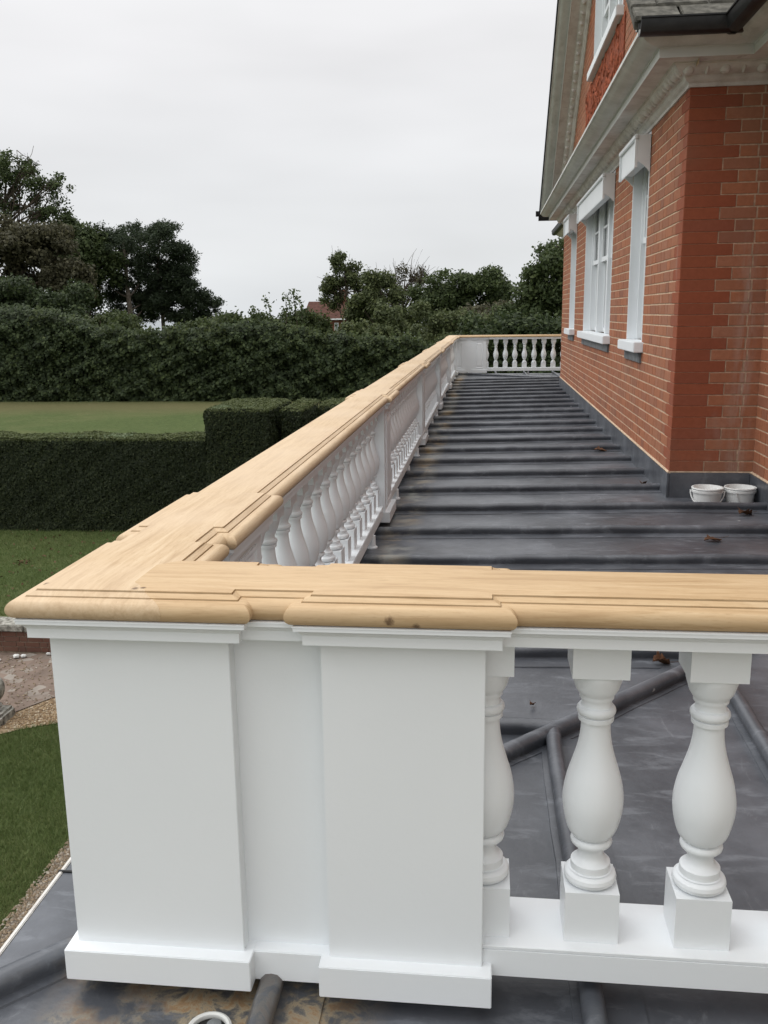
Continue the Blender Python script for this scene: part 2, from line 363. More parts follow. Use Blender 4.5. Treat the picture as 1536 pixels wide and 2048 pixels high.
# ================================================================== SETTING
GZ, UZ = -4.6, -4.2          # lower garden, upper lawn
YW = 11.45                   # garden retaining wall
v = [(-3000, -3000, GZ-.03), (3000, -3000, GZ-.03), (3000, YW+.12, GZ-.03), (-3000, YW+.12, GZ-.03), (3000, YW+.13, UZ), (-3000, YW+.13, UZ), (3000, 50, UZ), (-3000, 50, UZ), (3000, 420, -33), (-3000, 420, -33)]
g = place('ground', mesh('ground', v, [(0, 1, 2, 3), (3, 2, 4, 5), (5, 4, 6, 7), (7, 6, 8, 9)]), 'lawn'); tag(g, kind='structure')
sea = place('sea', mesh('sea', [(-5900, 300, -30), (5900, 300, -30), (5900, 5900, -30), (-5900, 5900, -30)], [(0, 1, 2, 3)]), 'sea'); tag(sea, kind='structure')
def sheet(name, pts, z, mat, kind='structure'):
    return tag(place(name, mesh(name, [(x, y, z) for x, y in pts], [tuple(range(len(pts)))]), mat), kind=kind)
sheet('gravel_path', [(-3.70, -20), (8, -20), (8, 30), (-3.4, 30), (-3.4, 11.3), (-3.68, 11.3), (-3.66, 6.0)], GZ-.008, 'gravel')
sheet('gravel_forecourt', [(-12, 9.1), (-6.2, 8.75), (-5.5, 8.95), (-5.2, 9.2), (-4.8, 9.40), (-3.72, 9.42), (-3.72, 11.5), (-12, 11.5)], GZ-.016, 'chips')
sheet('brick_path', [(-12, 9.3), (-6.0, 9.15), (-5.72, 9.28), (-5.30, 10.0), (-4.1, 11.42), (-12, 11.42)], GZ-.004, 'path')

# ------------------------------------------------------------------ terrace roof of lead sheets and rolls
XE, YE0, YE1 = -1.0, 1.22, 20.25
def hz(x, y): return -1.265-.02*max(0.0, 1.26-x, 3.66-y, y-17.82)
roof = empty('terrace_roof', (0, 0, -1.4)); tag(roof, kind='structure')
def lead_grid(rows):
    """rows: list of (y, x0, x1) or points lists -> mesh"""
    mb = MB(); rings = []
    for pts in rows:
        rings.append([(x, y, hz(x, y)+.0022*float(sn(x*3, y*3, 0, 1.0))) for x, y in pts])
    mb.loft(rings)
    return mb
ROLL_Y = [3.30+.657*k for k in range(-3, 23)]
def xmain(y):
    return 1.26 if 6.33 <= y <= 15.83 else 1.81
edges = [YE0]+[y for y in ROLL_Y if YE0 < y < 18.9]+[20.25]
def main_rows(y0, y1):
    rows = []
    for i in range(7):
        y = y0+(y1-y0)*i/6
        xe = min(xmain((y0+y1)/2) if not (y0 < 6.33 < y1) else 1.81, y-2.4 if y < 3.66 else 9, 19.08-y if y > 17.82 else 9)
        xe = max(xe, XE+.01)
        rows.append([(XE+(xe-XE)*j/22, y) for j in range(23)])
    return rows
cuts = sorted(set(edges+[3.66, 17.82]))
cuts = [y for y in cuts if y <= 18.9]+[20.07]
sheets = []
for a, b_ in zip(cuts[:-1], cuts[1:]):
    if b_-a < .01: continue
    lead_grid(main_rows(a+1e-4, b_-1e-4)).make('lead_sheet', 'lead', roof, smooth=True)
ROLL_X = [-.40, .215, .83, 1.445]
xs = [XE]+ROLL_X+[1.81]
for a, b_ in zip(xs[:-1], xs[1:]):
    for s in (0, 1):
        rows = []
        for i in range(7):
            x = a+(b_-a)*i/6
            y0, y1 = (YE0, min(x+2.4, 3.66)) if s == 0 else (max(19.08-x, 17.82), YE1)
            rows.append([(x, y0+(y1-y0)*j/12) for j in range(13)])
        lead_grid(rows).make('lead_sheet', 'lead', roof, smooth=True)
def roll(p0, p1, flip=1, r=.026, hgt=.052, name='lead_roll'):
    p0 = Vector((*p0, 0)); p1 = Vector((*p1, 0)); d = (p1-p0); L = d.length; d.normalize(); nrm = Vector((-d.y, d.x, 0))*flip
    prof = [(-.105, -.004), (-.103, .0045), (-.030, .005), (-.016, .007), (-.0165, .016), (-.0225, .026), (-.0215, .040), (-.012, .0500), (.0, .0520), (.012, .0500), (.0215, .040), (.0225, .026), (.0165, .016), (.016, .006), (.036, .004), (.038, -.004)]
    rings = []; n = max(2, int(L/.12))
    for i in range(n+1):
        c = p0+d*(L*i/n); z = hz(c.x, c.y); w = .0022*math.sin(i*.9+p0.y*5)+.0016*math.sin(i*2.7+p0.y*11)+random.uniform(-.0012, .0012)
        rings.append([(c.x+nrm.x*(s+w), c.y+nrm.y*(s+w), hz(c.x+nrm.x*s, c.y+nrm.y*s)+t*hgt/.0515+w*.7*(t > .02)) for s, t in prof])
    return MB().loft(rings, cap=True).make(name, 'lead', roof, smooth=True)
for y in ROLL_Y:
    if y > 18.7 or y < 1.3: continue
    xe = min(1.25 if 6.30 <= y <= 15.9 else 1.80, y-2.4 if y < 3.66 else 9, 19.08-y if y > 17.82 else 9)
    roll((XE+.02, y), (xe, y))
for x in ROLL_X:
    y1 = min(x+2.4, 3.66)
    roll((x, YE0+.02), (x, y1), 1)
    roll((x, YE1-.02), (x, max(19.08-x, 17.82)), -1)
roll((XE+.02, XE+.02+2.4), (1.26, 3.66), -1, name='lead_hip_roll')
roll((XE+.02, 19.06-XE), (1.26, 17.82), 1, name='lead_hip_roll')
roll((1.26, 3.66), (1.81, 3.66), -1, name='lead_ridge_roll')
# upstand flashing with a dressed top and mortar fillet
fl = [((1.26, 6.33), (1.26, 15.83)), ((1.26, 6.33), (1.81, 6.33)), ((1.81, 0.9), (1.81, 6.33))]
def flash(name, x0, x1, y0, y1):
    MB().box(x0, x1, y0, y1, -1.33, -1.09).make(name, 'lead', roof, bevel=.006)
flash('lead_flashing', 1.246, 1.262, 6.316, 15.84)
flash('lead_flashing', 1.2625, 1.796, 6.314, 6.332)
flash('lead_flashing', 1.7965, 1.812, 1.9, 6.3325)
# painted edge trim and timber fascia
MB().box(XE-.012, XE-.002, YE0-.02, YE1+.02, -1.42, -1.307).make('edge_trim', 'cornice', roof, bevel=.002)
MB().box(XE-.002, 1.9, YE0-.022, YE0-.002, -1.42, -1.30).make('edge_trim', 'cornice', roof, bevel=.002)
MB().box(XE+.01, 1.9, YE0+.01, YE1-.01, -1.55, -1.38).make('roof_deck', 'mortar_old', roof)
for y in (1.86, 3.9, 6.6): MB().box(XE-.0135, XE+.20, y-.003, y+.003, -1.33, -1.3055).make('trim_joint', 'black', roof)
# rainwater outlet in front of the corner pier
dr = empty('rain_outlet', (-0.5, 1.403, -1.30), 'white rimmed drain hole in the lead below the corner pier', 'drain')
mb = MB(); rings = []
for i in range(25):
    t = 2*math.pi*i/24; ring = []
    for j in range(8):
        u = 2*math.pi*j/8; R = .038+.006*math.cos(u); ring.append((-0.5+R*math.cos(t), 1.403+R*math.sin(t), -1.304+.007*math.sin(u)))
    rings.append(ring)
mb.loft(rings, closed=True).make('rim', 'white_old', dr, smooth=True)
MB().lathe([(.036, -1.3085), (.036, -1.3075)], 24, (-0.5, 1.403)).make('hole', 'black', dr)
MB().lathe([(.014, -1.309), (.014, -1.30), (.004, -1.297)], 16, (-0.5+.006, 1.403+.012)).make('strainer', 'stone', dr, smooth=True)

# ================================================================== BALUSTRADES
YC, XL, YF = 1.585, -.70, 19.89       # centre lines: front run, long run, far run
RC = .007                              # the oak sits a touch inboard of the front run
Z_SOF, Z_WB = -.562, -.524
WOODP = []
for i in range(11):                    # half-round nosing, then quirks and the slightly crowned top: (inset, z)
    a = -math.pi/2+math.pi*i/10; WOODP.append((.018-.018*math.cos(a), -.506+.018*math.sin(a)))
WOODP += [(.0262, -.4872), (.0264, -.4905), (.0280, -.4905), (.0282, -.4850), (.0402, -.4795), (.0404, -.4830), (.0420, -.4830), (.0422, -.4765), (.060, -.4745), (.085, -.4735)]
HP, HR = .143, .120                    # half width of oak over piers, between piers
FRZ = [(.0, Z_SOF), (.0, -.5445), (-.002, -.541), (-.006, -.5365), (-.011, -.5335), (-.0135, -.5325), (-.0135, -.5265), (-.0145, -.5262), (-.0145, Z_WB+.0005)]   # outward = negative inset
HFP, HFR = .117, .097
def rect_rings(prof, a0, a1, c, h, axis, flush0=False, flush1=False, closed=True):
    rings = []
    for d, z in prof:
        d0 = 0 if flush0 else d; d1 = 0 if flush1 else d
        p = [(a0+d0, c-h+d), (a1-d1, c-h+d), (a1-d1, c+h-d), (a0+d0, c+h-d)]
        if axis == 'y': p = [(q, s) for s, q in p]
        rings.append([(x, y, z) for x, y in p])
    return rings
def slab(name, mat, parent, prof, a0, a1, c, h, axis, f0=False, f1=False, dz=0.0, smooth=True):
    prof = [(d, z+dz) for d, z in prof]
    if prof is not None and prof[-1][0] > h: prof = [q for q in prof if q[0] < h]
    mb = MB().loft(rect_rings(prof, a0, a1, c, h, axis, f0, f1), closed=True, cap=True)
    me = mesh(name, mb.v, mb.f)
    for p in me.polygons: p.use_smooth = True
    try: me.set_sharp_from_angle(angle=rad(28))
    except Exception: pass
    return place(name, me, mat, parent)
# turned baluster with square blocks
def arc(c, r, z, h, n=6, a0=-90, a1=90): return [(c+r*math.cos(rad(a0+(a1-a0)*i/n)), z+h*math.sin(rad(a0+(a1-a0)*i/n))) for i in range(n+1)]
def smooth_pts(pts, n=7):
    out = []
    P = [pts[0]]+pts+[pts[-1]]
    for i in range(1, len(P)-2):
        p0, p1, p2, p3 = (np.array(P[i+k]) for k in (-1, 0, 1, 2))
        for j in range(n):
            t = j/n; out.append(tuple(.5*((2*p1)+(-p0+p2)*t+(2*p0-5*p1+4*p2-p3)*t*t+(-p0+3*p1-3*p2+p3)*t**3)))
    return out+[tuple(pts[-1])]
prof = [(.040, -1.0645)]
prof += arc(.036, .0135, -1.051, .0130)                     # base torus
prof += [(.0410, -1.0372), (.0372, -1.0366), (.0370, -1.0225)]
prof += smooth_pts([(.0362, -1.0218), (.0320, -1.0190), (.0262, -1.0120), (.0240, -1.0040), (.0248, -.9965), (.0290, -.9885), (.0318, -.9870)], 4)
prof += arc(.0315, .0075, -.9785, .0085)
prof += smooth_pts([(.0335, -.9690), (.0440, -.9560), (.0510, -.9340), (.0558, -.9060), (.0556, -.8800), (.0500, -.8480), (.0410, -.8180), (.0330, -.7900), (.0285, -.7660), (.0268, -.7460), (.0272, -.7340)], 5)
prof += [(.0322, -.7330), (.0325, -.7245)]
prof += arc(.0285, .0072, -.7140, .0090)
prof += smooth_pts([(.0280, -.7040), (.0272, -.6970), (.0280, -.6900)], 3)
prof += [(.0312, -.6895), (.0314, -.6835)]
prof += smooth_pts([(.0320, -.6820), (.0385, -.6720), (.0430, -.6580), (.0465, -.6450), (.0470, -.6350)], 4)
mb = MB().lathe(prof, 30); mb.box(-.05, .05, -.05, .05, -1.1668, -1.0635); mb.box(-.05, .05, -.05, .05, -.6365, Z_SOF+.0004)
bal_me = mesh('baluster', mb.v, mb.f, True); bal_me.materials.append(M['white'])
try: bal_me.set_sharp_from_angle(angle=rad(30))
except Exception: pass
def baluster(parent, x, y): return place('baluster', bal_me, None, parent, (x, y, 0))
BASEH = (.016, .028)
def pier_white(parent, a0, a1, c, axis, panels=(), h=.088):
    """shaft, base and cap moulding of one pier; a0..a1 along the run"""
    pr = {'x': lambda u0, u1, w0, w1, z0, z1: (u0, u1, w0, w1, z0, z1), 'y': lambda u0, u1, w0, w1, z0, z1: (w0, w1, u0, u1, z0, z1)}[axis]
    sh = box('pier', 'white', parent, pr(a0, a1, c-h, c+h, -1.215, Z_SOF+.002), .0012)
    box('base', 'white', sh, pr(a0-.016, a1+.018, c-h-.030, c+h+.030, -1.270, -1.2045), .0015)
    slab('cap_moulding', 'white', sh, FRZ, a0-.026, a1+.028, c, HFP, axis)
    for side in panels:                       # raised framed panel on the inner face
        w = c+side*h; u0, u1 = a0+.07, a1-.07
        mb = MB(); rings = []
        for ins, out in ((0, -.001), (0, .007), (.012, .007), (.022, .001), (.034, .001), (.055, .008)):
            z0, z1 = -1.17+ins, -.60-ins; q = w+side*out
            r = [(u0+ins*.55, z0), (u1-ins*.55, z0), (u1-ins*.55, z1), (u0+ins*.55, z1)]
            rings.append([(u, q, z) if axis == 'x' else (q, u, z) for u, z in r])
        mb.loft(rings, closed=True, cap=True).make('panel', 'white', sh)
    return sh
def recess(parent, a0, a1, c, axis, hin=.055):
    pr = {'x': lambda u0, u1, w0, w1, z0, z1: (u0, u1, w0, w1, z0, z1), 'y': lambda u0, u1, w0, w1, z0, z1: (w0, w1, u0, u1, z0, z1)}[axis]
    sh = box('recess_panel', 'white', parent, pr(a0-.01, a1+.01, c-hin, c+hin, -1.214, Z_SOF+.001))
    box('base', 'white', sh, pr(a0+.012, a1-.012, c-hin-.029, c+hin+.029, -1.2695, -1.2055), .0015)
    slab('cap_moulding', 'white', sh, FRZ, a0+.02, a1-.02, c, HFR, axis, True, True, dz=-.0003)
def rails(parent, a0, a1, c, axis):
    pr = {'x': lambda u0, u1, w0, w1, z0, z1: (u0, u1, w0, w1, z0, z1), 'y': lambda u0, u1, w0, w1, z0, z1: (w0, w1, u0, u1, z0, z1)}[axis]
    slab('top_rail', 'white', parent, FRZ, a0-.02, a1+.02, c, HFR, axis, True, True, dz=-.0003)
    prb = [(.0, -1.230), (.0, -1.1755), (.0025, -1.1750), (.0025, -1.1735), (.0005, -1.1730), (.0005, -1.1680), (.0012, -1.167)]
    slab('bottom_rail', 'white', parent, prb, a0-.01, a1+.01, c, .077, axis, True, True)
    n = max(1, int((a1-a0)/1.0))
    for i in range(n):
        u = a0+(a1-a0)*(i+.5)/n
        mb = MB(); q = (u, c) if axis == 'x' else (c, u)
        x, y = q; z = hz(x, y)
        mb.lathe([(.030, z-.002), (.030, z+.010), (.02, z+.016), (.018, -1.2285)], 14, (x+(.07 if axis == 'y' else 0), y))
        mb.make('support_foot', 'white', parent, smooth=True)

# ---- front run
front = empty('balustrade', (0.5, YC, -1.27), 'white balustrade run across the foreground with oak handrail', 'balustrade')
C1 = (-.789, -.4525); P2 = (-.2857, .0055)
pier_white(front, XL-.089, C1[1], YC, 'x')                       # corner pier, front arm
recess(front, C1[1], P2[0], YC, 'x')
pier_white(front, P2[0], P2[1], YC, 'x', (1,))
rails(front, P2[1], 1.80, YC, 'x')
for k in range(9): baluster(front, .0065+.2025*k, YC)
slab('handrail', 'wood_x', front, WOODP, C1[1]-.1, P2[0]+.1, YC+RC, HR, 'x', True, True, dz=-.0004)
slab('handrail', 'wood_x', front, WOODP, XL+.06, C1[1]+.054, YC+RC+.0004, HP, 'x', True, False, dz=-.0003)
slab('handrail', 'wood_x', front, WOODP, P2[0]-.054, P2[1]+.052, YC+RC, HP, 'x')
slab('handrail', 'wood_x', front, WOODP, P2[1]-.1, 1.80, YC+RC, HR, 'x', True, True, dz=-.0004)
# ---- long run
side = empty('balustrade', (XL, 10, -1.27), 'long white balustrade receding along the lead roof edge', 'balustrade')
A = (2.00, 2.38); PIERS = [A, (5.48, 5.86), (8.87, 9.25), (12.26, 12.64), (15.65, 16.03), (YF-.795, YF-.415)]
CA = (YC-.0884, YC+.248)
pr_ = pier_white(side, CA[0]+.18, CA[1], XL, 'y')
FA = (YF-.248, YF+.0884)
recess(side, CA[1], A[0], XL, 'y'); recess(side, PIERS[-1][1], FA[0], XL, 'y')
for p in PIERS: pier_white(side, p[0], p[1], XL, 'y', (1,))
for p, q in zip(PIERS[:-1], PIERS[1:]):
    rails(side, p[1], q[0], XL, 'y')
    for k in range(16): baluster(side, XL, p[1]+(q[0]-p[1])*k/15)
slab('handrail', 'wood_y', side, WOODP, YC+RC-HP, CA[1]+.054, XL, HP, 'y')
slab('handrail', 'wood_y', side, WOODP, CA[1]-.1, A[0]+.1, XL, HR, 'y', True, True, dz=-.0004)
for p in PIERS: slab('handrail', 'wood_y', side, WOODP, p[0]-.054, p[1]+.054, XL, HP, 'y')
for p, q in zip(PIERS[:-1], PIERS[1:]): slab('handrail', 'wood_y', side, WOODP, p[1]-.1, q[0]+.1, XL, HR, 'y', True, True, dz=-.0004)
slab('handrail', 'wood_y', side, WOODP, PIERS[-1][1]-.1, FA[0]+.1, XL, HR, 'y', True, True, dz=-.0004)
slab('handrail', 'wood_y', side, WOODP, FA[0]-.054, YF+HP, XL, HP, 'y')
# ---- far run
far = empty('balustrade', (.5, YF, -1.27), 'short white balustrade closing the far end of the roof', 'balustrade')
pier_white(far, XL-.089, C1[1], YF, 'x', (-1,)); 
box('recess_panel', 'white', far, (C1[1]-.01, P2[0]+.01, YF-.086, YF+.055, -1.268, Z_SOF+.001))
slab('top_rail', 'white', far, FRZ, C1[1]+.02, P2[0]-.02, YF, HFR, 'x', True, True, dz=-.0003)
pier_white(far, P2[0], P2[1], YF, 'x', (-1,))
rails(far, P2[1], 1.80, YF, 'x')
for k in range(9): baluster(far, .0065+.2025*k, YF)
slab('handrail', 'wood_x', far, WOODP, C1[1]-.1, P2[0]+.1, YF, HR, 'x', True, True, dz=-.0004)
slab('handrail', 'wood_x', far, WOODP, XL+.06, C1[1]+.054, YF-.0004, HP, 'x', True, False, dz=-.0003)
slab('handrail', 'wood_x', far, WOODP, P2[0]-.054, P2[1]+.052, YF, HP, 'x')
slab('handrail', 'wood_x', far, WOODP, P2[1]-.1, 1.80, YF, HR, 'x', True, True, dz=-.0004)

# ================================================================== THE HOUSE
house = empty('brick_house', (1.9, 11.0, -4.6), 'red brick house with white cornice, sash windows and gable beside the roof', 'house')
HX, HY0, HY1, WX2 = 1.26, 6.33, 15.83, 1.81
ZB, ZT = -1.087, 1.372
WINS = [(7.70, 8.51), (9.72, 12.32), (13.58, 14.40)]
WZ0, WZ1 = -.25, 1.36
GAB = lambda y: 2.295+.706*(14.7-y) if y > 11.05 else 2.295+.706*(14.7-(22.10-y))
# mortar backing (with the openings left out)
mw = MB(); MX = HX+.0035
ys = [HY0+.004]
for a, b_ in WINS: ys += [a, b_]
ys.append(HY1-.004)
for i in range(0, len(ys)-1, 2): mw.box(MX, HX+.30, ys[i], ys[i+1], ZB, 1.45)
for a, b_ in WINS: mw.box(MX, HX+.30, a, b_, ZB, WZ0-.06); mw.box(MX, HX+.30, a, b_, WZ1, 1.45)
mw.box(HX+.30, HX+.32, HY0+.004, HY1-.004, -1.5, 1.45)
wall_long = mw.make('long_wall', 'mortar', house)
wall_ret = box('return_wall', 'mortar_shaded', house, (HX+.0045, WX2+.3, HY0+.0035, HY0+.28, ZB, 1.45))
wall_wing = box('wing_wall', 'mortar', house, (WX2+.0035, WX2+.3, -.4, HY0+.0032, ZB, 1.45))
wall_far = box('far_wing_wall', 'mortar', house, (WX2+.0035, WX2+.3, HY1+.001, 20.3, ZB, 1.45))
box('far_return_wall', 'mortar', house, (HX+.0045, WX2+.3, HY1-.28, HY1-.0038, ZB, 1.449))
# tympanum backing
mt = MB()
def tri_poly(x, pts): return [(x, y, z) for y, z in pts]
TW = (9.66, 12.12, 2.72, 4.0)
pts = [(HY0, 1.45), (TW[0], 1.45), (TW[0], GAB(TW[0])+.1), (11.05, GAB(11.05)), (HY0, GAB(HY0))]
for poly in ([(HY0-.2, 1.46), (TW[0], 1.46), (TW[0], GAB(TW[0])+.1), (HY0-.2, GAB(HY0-.2)+.1)], [(TW[1], 1.46), (HY1+.2, 1.46), (HY1+.2, GAB(HY1+.2)+.1), (TW[1], GAB(TW[1])+.1)],
             [(TW[0], 1.46), (TW[1], 1.46), (TW[1], TW[2]), (TW[0], TW[2])], [(TW[0], TW[3]), (TW[1], TW[3]), (TW[1], GAB(TW[1])+.1), (11.05, GAB(11.05)+.1), (TW[0], GAB(TW[0])+.1)]):
    if poly[2][1] < poly[0][1]: pass
    mt.add(tri_poly(MX, poly), [tuple(range(len(poly)))])
wall_gab = mt.make('gable_wall', 'mortar', house)

bm_v = [(-.5, -.5, -.5), (.5, -.5, -.5), (.5, -.5, .5), (-.5, -.5, .5)]
def brick_unit():
    """unit brick, face towards -Y, with a worn arris"""
    a, c = .5, .485
    v = [(-a, .5, -a), (a, .5, -a), (a, .5, a), (-a, .5, a), (-a, -.46, -a), (a, -.46, -a), (a, -.46, a), (-a, -.46, a), (-.495, -.5, -.47), (.495, -.5, -.47), (.495, -.5, .47), (-.495, -.5, .47)]
    f = [(0, 1, 5, 4), (1, 2, 6, 5), (2, 3, 7, 6), (3, 0, 4, 7), (4, 5, 9, 8), (5, 6, 10, 9), (6, 7, 11, 10), (7, 4, 8, 11), (8, 9, 10, 11)]
    return v, f
BUV, BUF = brick_unit(); BU = np.array(BUV)
brick_me = mesh('brick', BUV, BUF); brick_me.materials.append(M['brick'])
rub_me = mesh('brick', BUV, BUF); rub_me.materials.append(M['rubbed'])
CO, BH = .0752, .0652
bricks = []      # (wall, centre, length, height, normal axis '-x'/'-y', kind)
def lay(wall, u0, u1, v0, v1, pos, axis, holes=(), quoin=(0, 0), top=None):
    rows = int(round((v1-v0)/CO))
    for r in range(rows):
        z0 = v0+r*CO+.005; zc = z0+BH/2
        spans = []
        s, e_ = u0, u1
        if quoin[0]:
            q = quoin[0][r % 2]; bricks.append((wall, pos(s+q/2, zc), q-.002, CO-.0025, axis, 1)); s += q+.006
        if quoin[1]:
            q = quoin[1][r % 2]; bricks.append((wall, pos(e_-q/2, zc), q-.002, CO-.0025, axis, 1)); e_ -= q+.006
        if top is not None:
            lo, hi = top(zc+BH/2); s, e_ = max(s, lo), min(e_, hi)
            if e_-s < .05: continue
        segs = [(s, e_)]
        for (a, b2, za, zb) in holes:
            if z0+BH > za+.01 and z0 < zb-.01:
                n = []
                for p, q in segs:
                    if a > p+.02: n.append((p, min(q, a)))
                    if b2 < q-.02: n.append((max(p, b2), q))
                    if b2 <= p or a >= q: n = n
                segs = [t for t in n if t[1]-t[0] > .03] if n else []
        for p, q in segs:
            u = p if r % 2 == 0 else p; k = r % 2; first = True
            while u < q-.012:
                L = (.222 if k % 2 == 0 else .107)
                if first and r % 2 == 1: L = .107
                first = False
                L = min(L+random.uniform(-.004, .004), q-u)
                if q-(u+L) < .04: L = q-u
                bricks.append((wall, pos(u+L/2, zc), L-.001, BH+random.uniform(-.002, .002), axis, 0))
                u += L+.010; k += 1
Q = ((.125, .225), (.225, .125))
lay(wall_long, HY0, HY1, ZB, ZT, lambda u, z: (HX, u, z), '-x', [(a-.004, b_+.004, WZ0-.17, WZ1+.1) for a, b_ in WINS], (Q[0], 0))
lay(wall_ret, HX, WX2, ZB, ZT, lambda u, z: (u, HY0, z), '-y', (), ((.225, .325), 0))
lay(wall_wing, 1.9, HY0, ZB, ZT, lambda u, z: (WX2, u, z), '-x')
def gtop(z):
    return (22.10-(14.7-(z-2.295)/.706), 14.7-(z-2.295)/.706)
lay(wall_gab, HY0-.2, HY1+.2, 1.76, 4.85, lambda u, z: (HX, u, z), '-x', [(TW[0]-.004, TW[1]+.004, TW[2]-.1, TW[3])], (0, 0), gtop)
def project(p):
    p = Vector(p); w = p.dot(CF)
    return (768+F_PX*p.dot(CR)/w, 1024-F_PX*p.dot(CU)/w, w) if w > .1 else (-1, -1, 1)
def score(b):
    w, c, L, H, ax, k = b
    x, y, d = project(c)
    if not (-5 < x < 1541 and -5 < y < 2053): return 0
    if w is wall_wing and (c[1] > 6.28): pass
    cosv = abs(c[0] if ax == '-x' else c[1])/Vector(c).length
    return L*H*cosv*(F_PX/d)**2
bricks.sort(key=score, reverse=True)
for i, (w, c, L, H, ax, k) in enumerate(bricks[:300]):
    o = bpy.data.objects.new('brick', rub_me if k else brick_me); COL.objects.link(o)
    pj = random.uniform(0, .0012)
    D = .05
    if ax == '-x':
        o.location = (c[0]+D/2-pj, c[1], c[2]); o.rotation_euler = (0, 0, rad(-90))
    else: o.location = (c[0], c[1]+D/2-pj, c[2])
    o.scale = (L, D, H); adopt(o, w)
def rest(sel, mat, w):
    if not sel: return
    V = []; Fc = []
    for i, (w_, c, L, H, ax, k) in enumerate(sel):
        D = .05; pj = random.uniform(0, .0012)
        q = BU*np.array((L, D, H)); q[:, 1] += D/2-pj
        if ax == '-x': q = np.stack([q[:, 1], -q[:, 0], q[:, 2]], 1)
        V += [tuple(t) for t in (q+np.array(c))]; Fc += [tuple(j+12*i for j in f) for f in BUF]
    place('brickwork', mesh('brickwork', V, Fc), mat, w, kind='stuff')
for w in (wall_long, wall_ret, wall_wing, wall_gab):
    rest([b for b in bricks[300:] if b[0] is w and not b[5]], 'brick', w)
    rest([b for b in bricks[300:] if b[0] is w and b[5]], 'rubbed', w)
# mortar fillet over the flashing
MB().tube([(HX-.004, HY1, ZB-.002), (HX-.004, HY0-.004, ZB-.002), (WX2-.004, HY0-.004, ZB-.002), (WX2-.004, 1.9, ZB-.002)], .009, 6).make('mortar_fillet', 'mortar', house)
# lower storey below the terrace
box('lower_wall', 'old_brick', house, (-.86, 6, 1.34, 20.1, -4.65, -1.54))
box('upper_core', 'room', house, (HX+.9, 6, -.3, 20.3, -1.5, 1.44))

# ---- cornice
PRF = [(.0, 1.366), (.013, 1.366), (.013, 1.388), (.018, 1.392), (.034, 1.400), (.044, 1.418), (.046, 1.428), (.052, 1.430)]
PRF_EGG = [(.052, 1.430), (.072, 1.436), (.096, 1.448), (.114, 1.464), (.120, 1.478), (.128, 1.479), (.128, 1.488)]
PRF_SOF = [(.128, 1.488), (.232, 1.492), (.232, 1.488), (.240, 1.488)]
PRF_COR = [(.240, 1.488), (.240, 1.538), (.2465, 1.538), (.2465, 1.545)]
PRF_CRN = [(.2465, 1.545), (.262, 1.5455), (.285, 1.5475), (.310, 1.552), (.333, 1.560), (.352, 1.570), (.366, 1.583), (.372, 1.588), (.386, 1.589), (.386, 1.612)]
PATHS = {'gable': [(HX, HY1, -1, 1), (HX, HY0, -1, -1)], 'return': [(HX, HY0, -1, -1), (WX2, HY0, -1, -1)], 'wing': [(WX2, HY0, -1, -1), (WX2, -1.5, -1, 0)],
         'far': [(WX2, 20.3, -1, 0), (WX2, HY1, -1, 1)], 'farret': [(WX2, HY1, -1, 1), (HX, HY1, -1, 1)]}
cornice = empty('cornice', (HX, 11, 1.4)); adopt(cornice, house)
egg = MB(); rr = []
for i in range(7):
    t = math.pi*i/6; rr.append([(.019*math.sin(t)*math.cos(2*math.pi*j/10)*(1.0 if i > 2 else .95), .021*math.sin(t)*math.sin(2*math.pi*j/10), .028*math.cos(t)) for j in range(10)])
egg.loft(rr, closed=True); egg_me = mesh('egg', egg.v, egg.f, True); egg_me.materials.append(M['cornice'])
def put_egg(p, n, t, parent, sc=(1.6, 1.2, 1.2)):
    """egg with its long axis along n (outward-down), spaced along t"""
    n = Vector(n).normalized(); t = Vector(t).normalized(); u = n.cross(t)
    o = bpy.data.objects.new('egg', egg_me); COL.objects.link(o)
    o.matrix_world = Matrix(((t.x, n.x, u.x, p[0]), (t.y, n.y, u.y, p[1]), (t.z, n.z, u.z, p[2]), (0, 0, 0, 1))) @ Matrix.Diagonal((*sc, 1))
    adopt(o, parent)
for nm, path in PATHS.items():
    for part, P, mt_ in (('bed_moulding', PRF, 'cornice'), ('egg_band', PRF_EGG, 'cornice'), ('soffit', PRF_SOF, 'cornice'), ('corona', PRF_COR, 'white_old'), ('crown_moulding', PRF_CRN, 'crown')):
        if part == 'egg_band' and nm == 'farret': pass
        mb = MB(); mb.loft([[(x+p*sx, y+p*sy, z) for p, z in P] for x, y, sx, sy in path])
        mb.make(part, mt_, cornice, smooth=True)
    x0, y0, sx0, sy0 = path[0]; x1, y1, sx1, sy1 = path[1]
    mb = MB(); mb.loft([[(x+p*sx, y+p*sy, z) for p, z in ((.386, 1.612), (.36, 1.622), (.0, 1.76))] for x, y, sx, sy in path]); mb.make('cornice_cap', 'lead', cornice)
    if nm in ('gable', 'return', 'wing'):
        pm = .088
        a = Vector((x0+pm*sx0, y0+pm*sy0, 1.449)); b_ = Vector((x1+pm*sx1, y1+pm*sy1, 1.449))
        if nm == 'wing': b_ = a.lerp(b_, .28)
        n = max(2, int((b_-a).length/.105)); t = (b_-a)/n
        for i in range(n):
            out = Vector((0, -1, 0)) if nm == 'return' else Vector((-1, 0, 0))
            put_egg(a+t*(i+.5), out*.75+Vector((0, 0, -.62)), t, cornice, (1.9, 1.2, 1.25) if i % 2 == 0 else (.7, .9, 1.2))
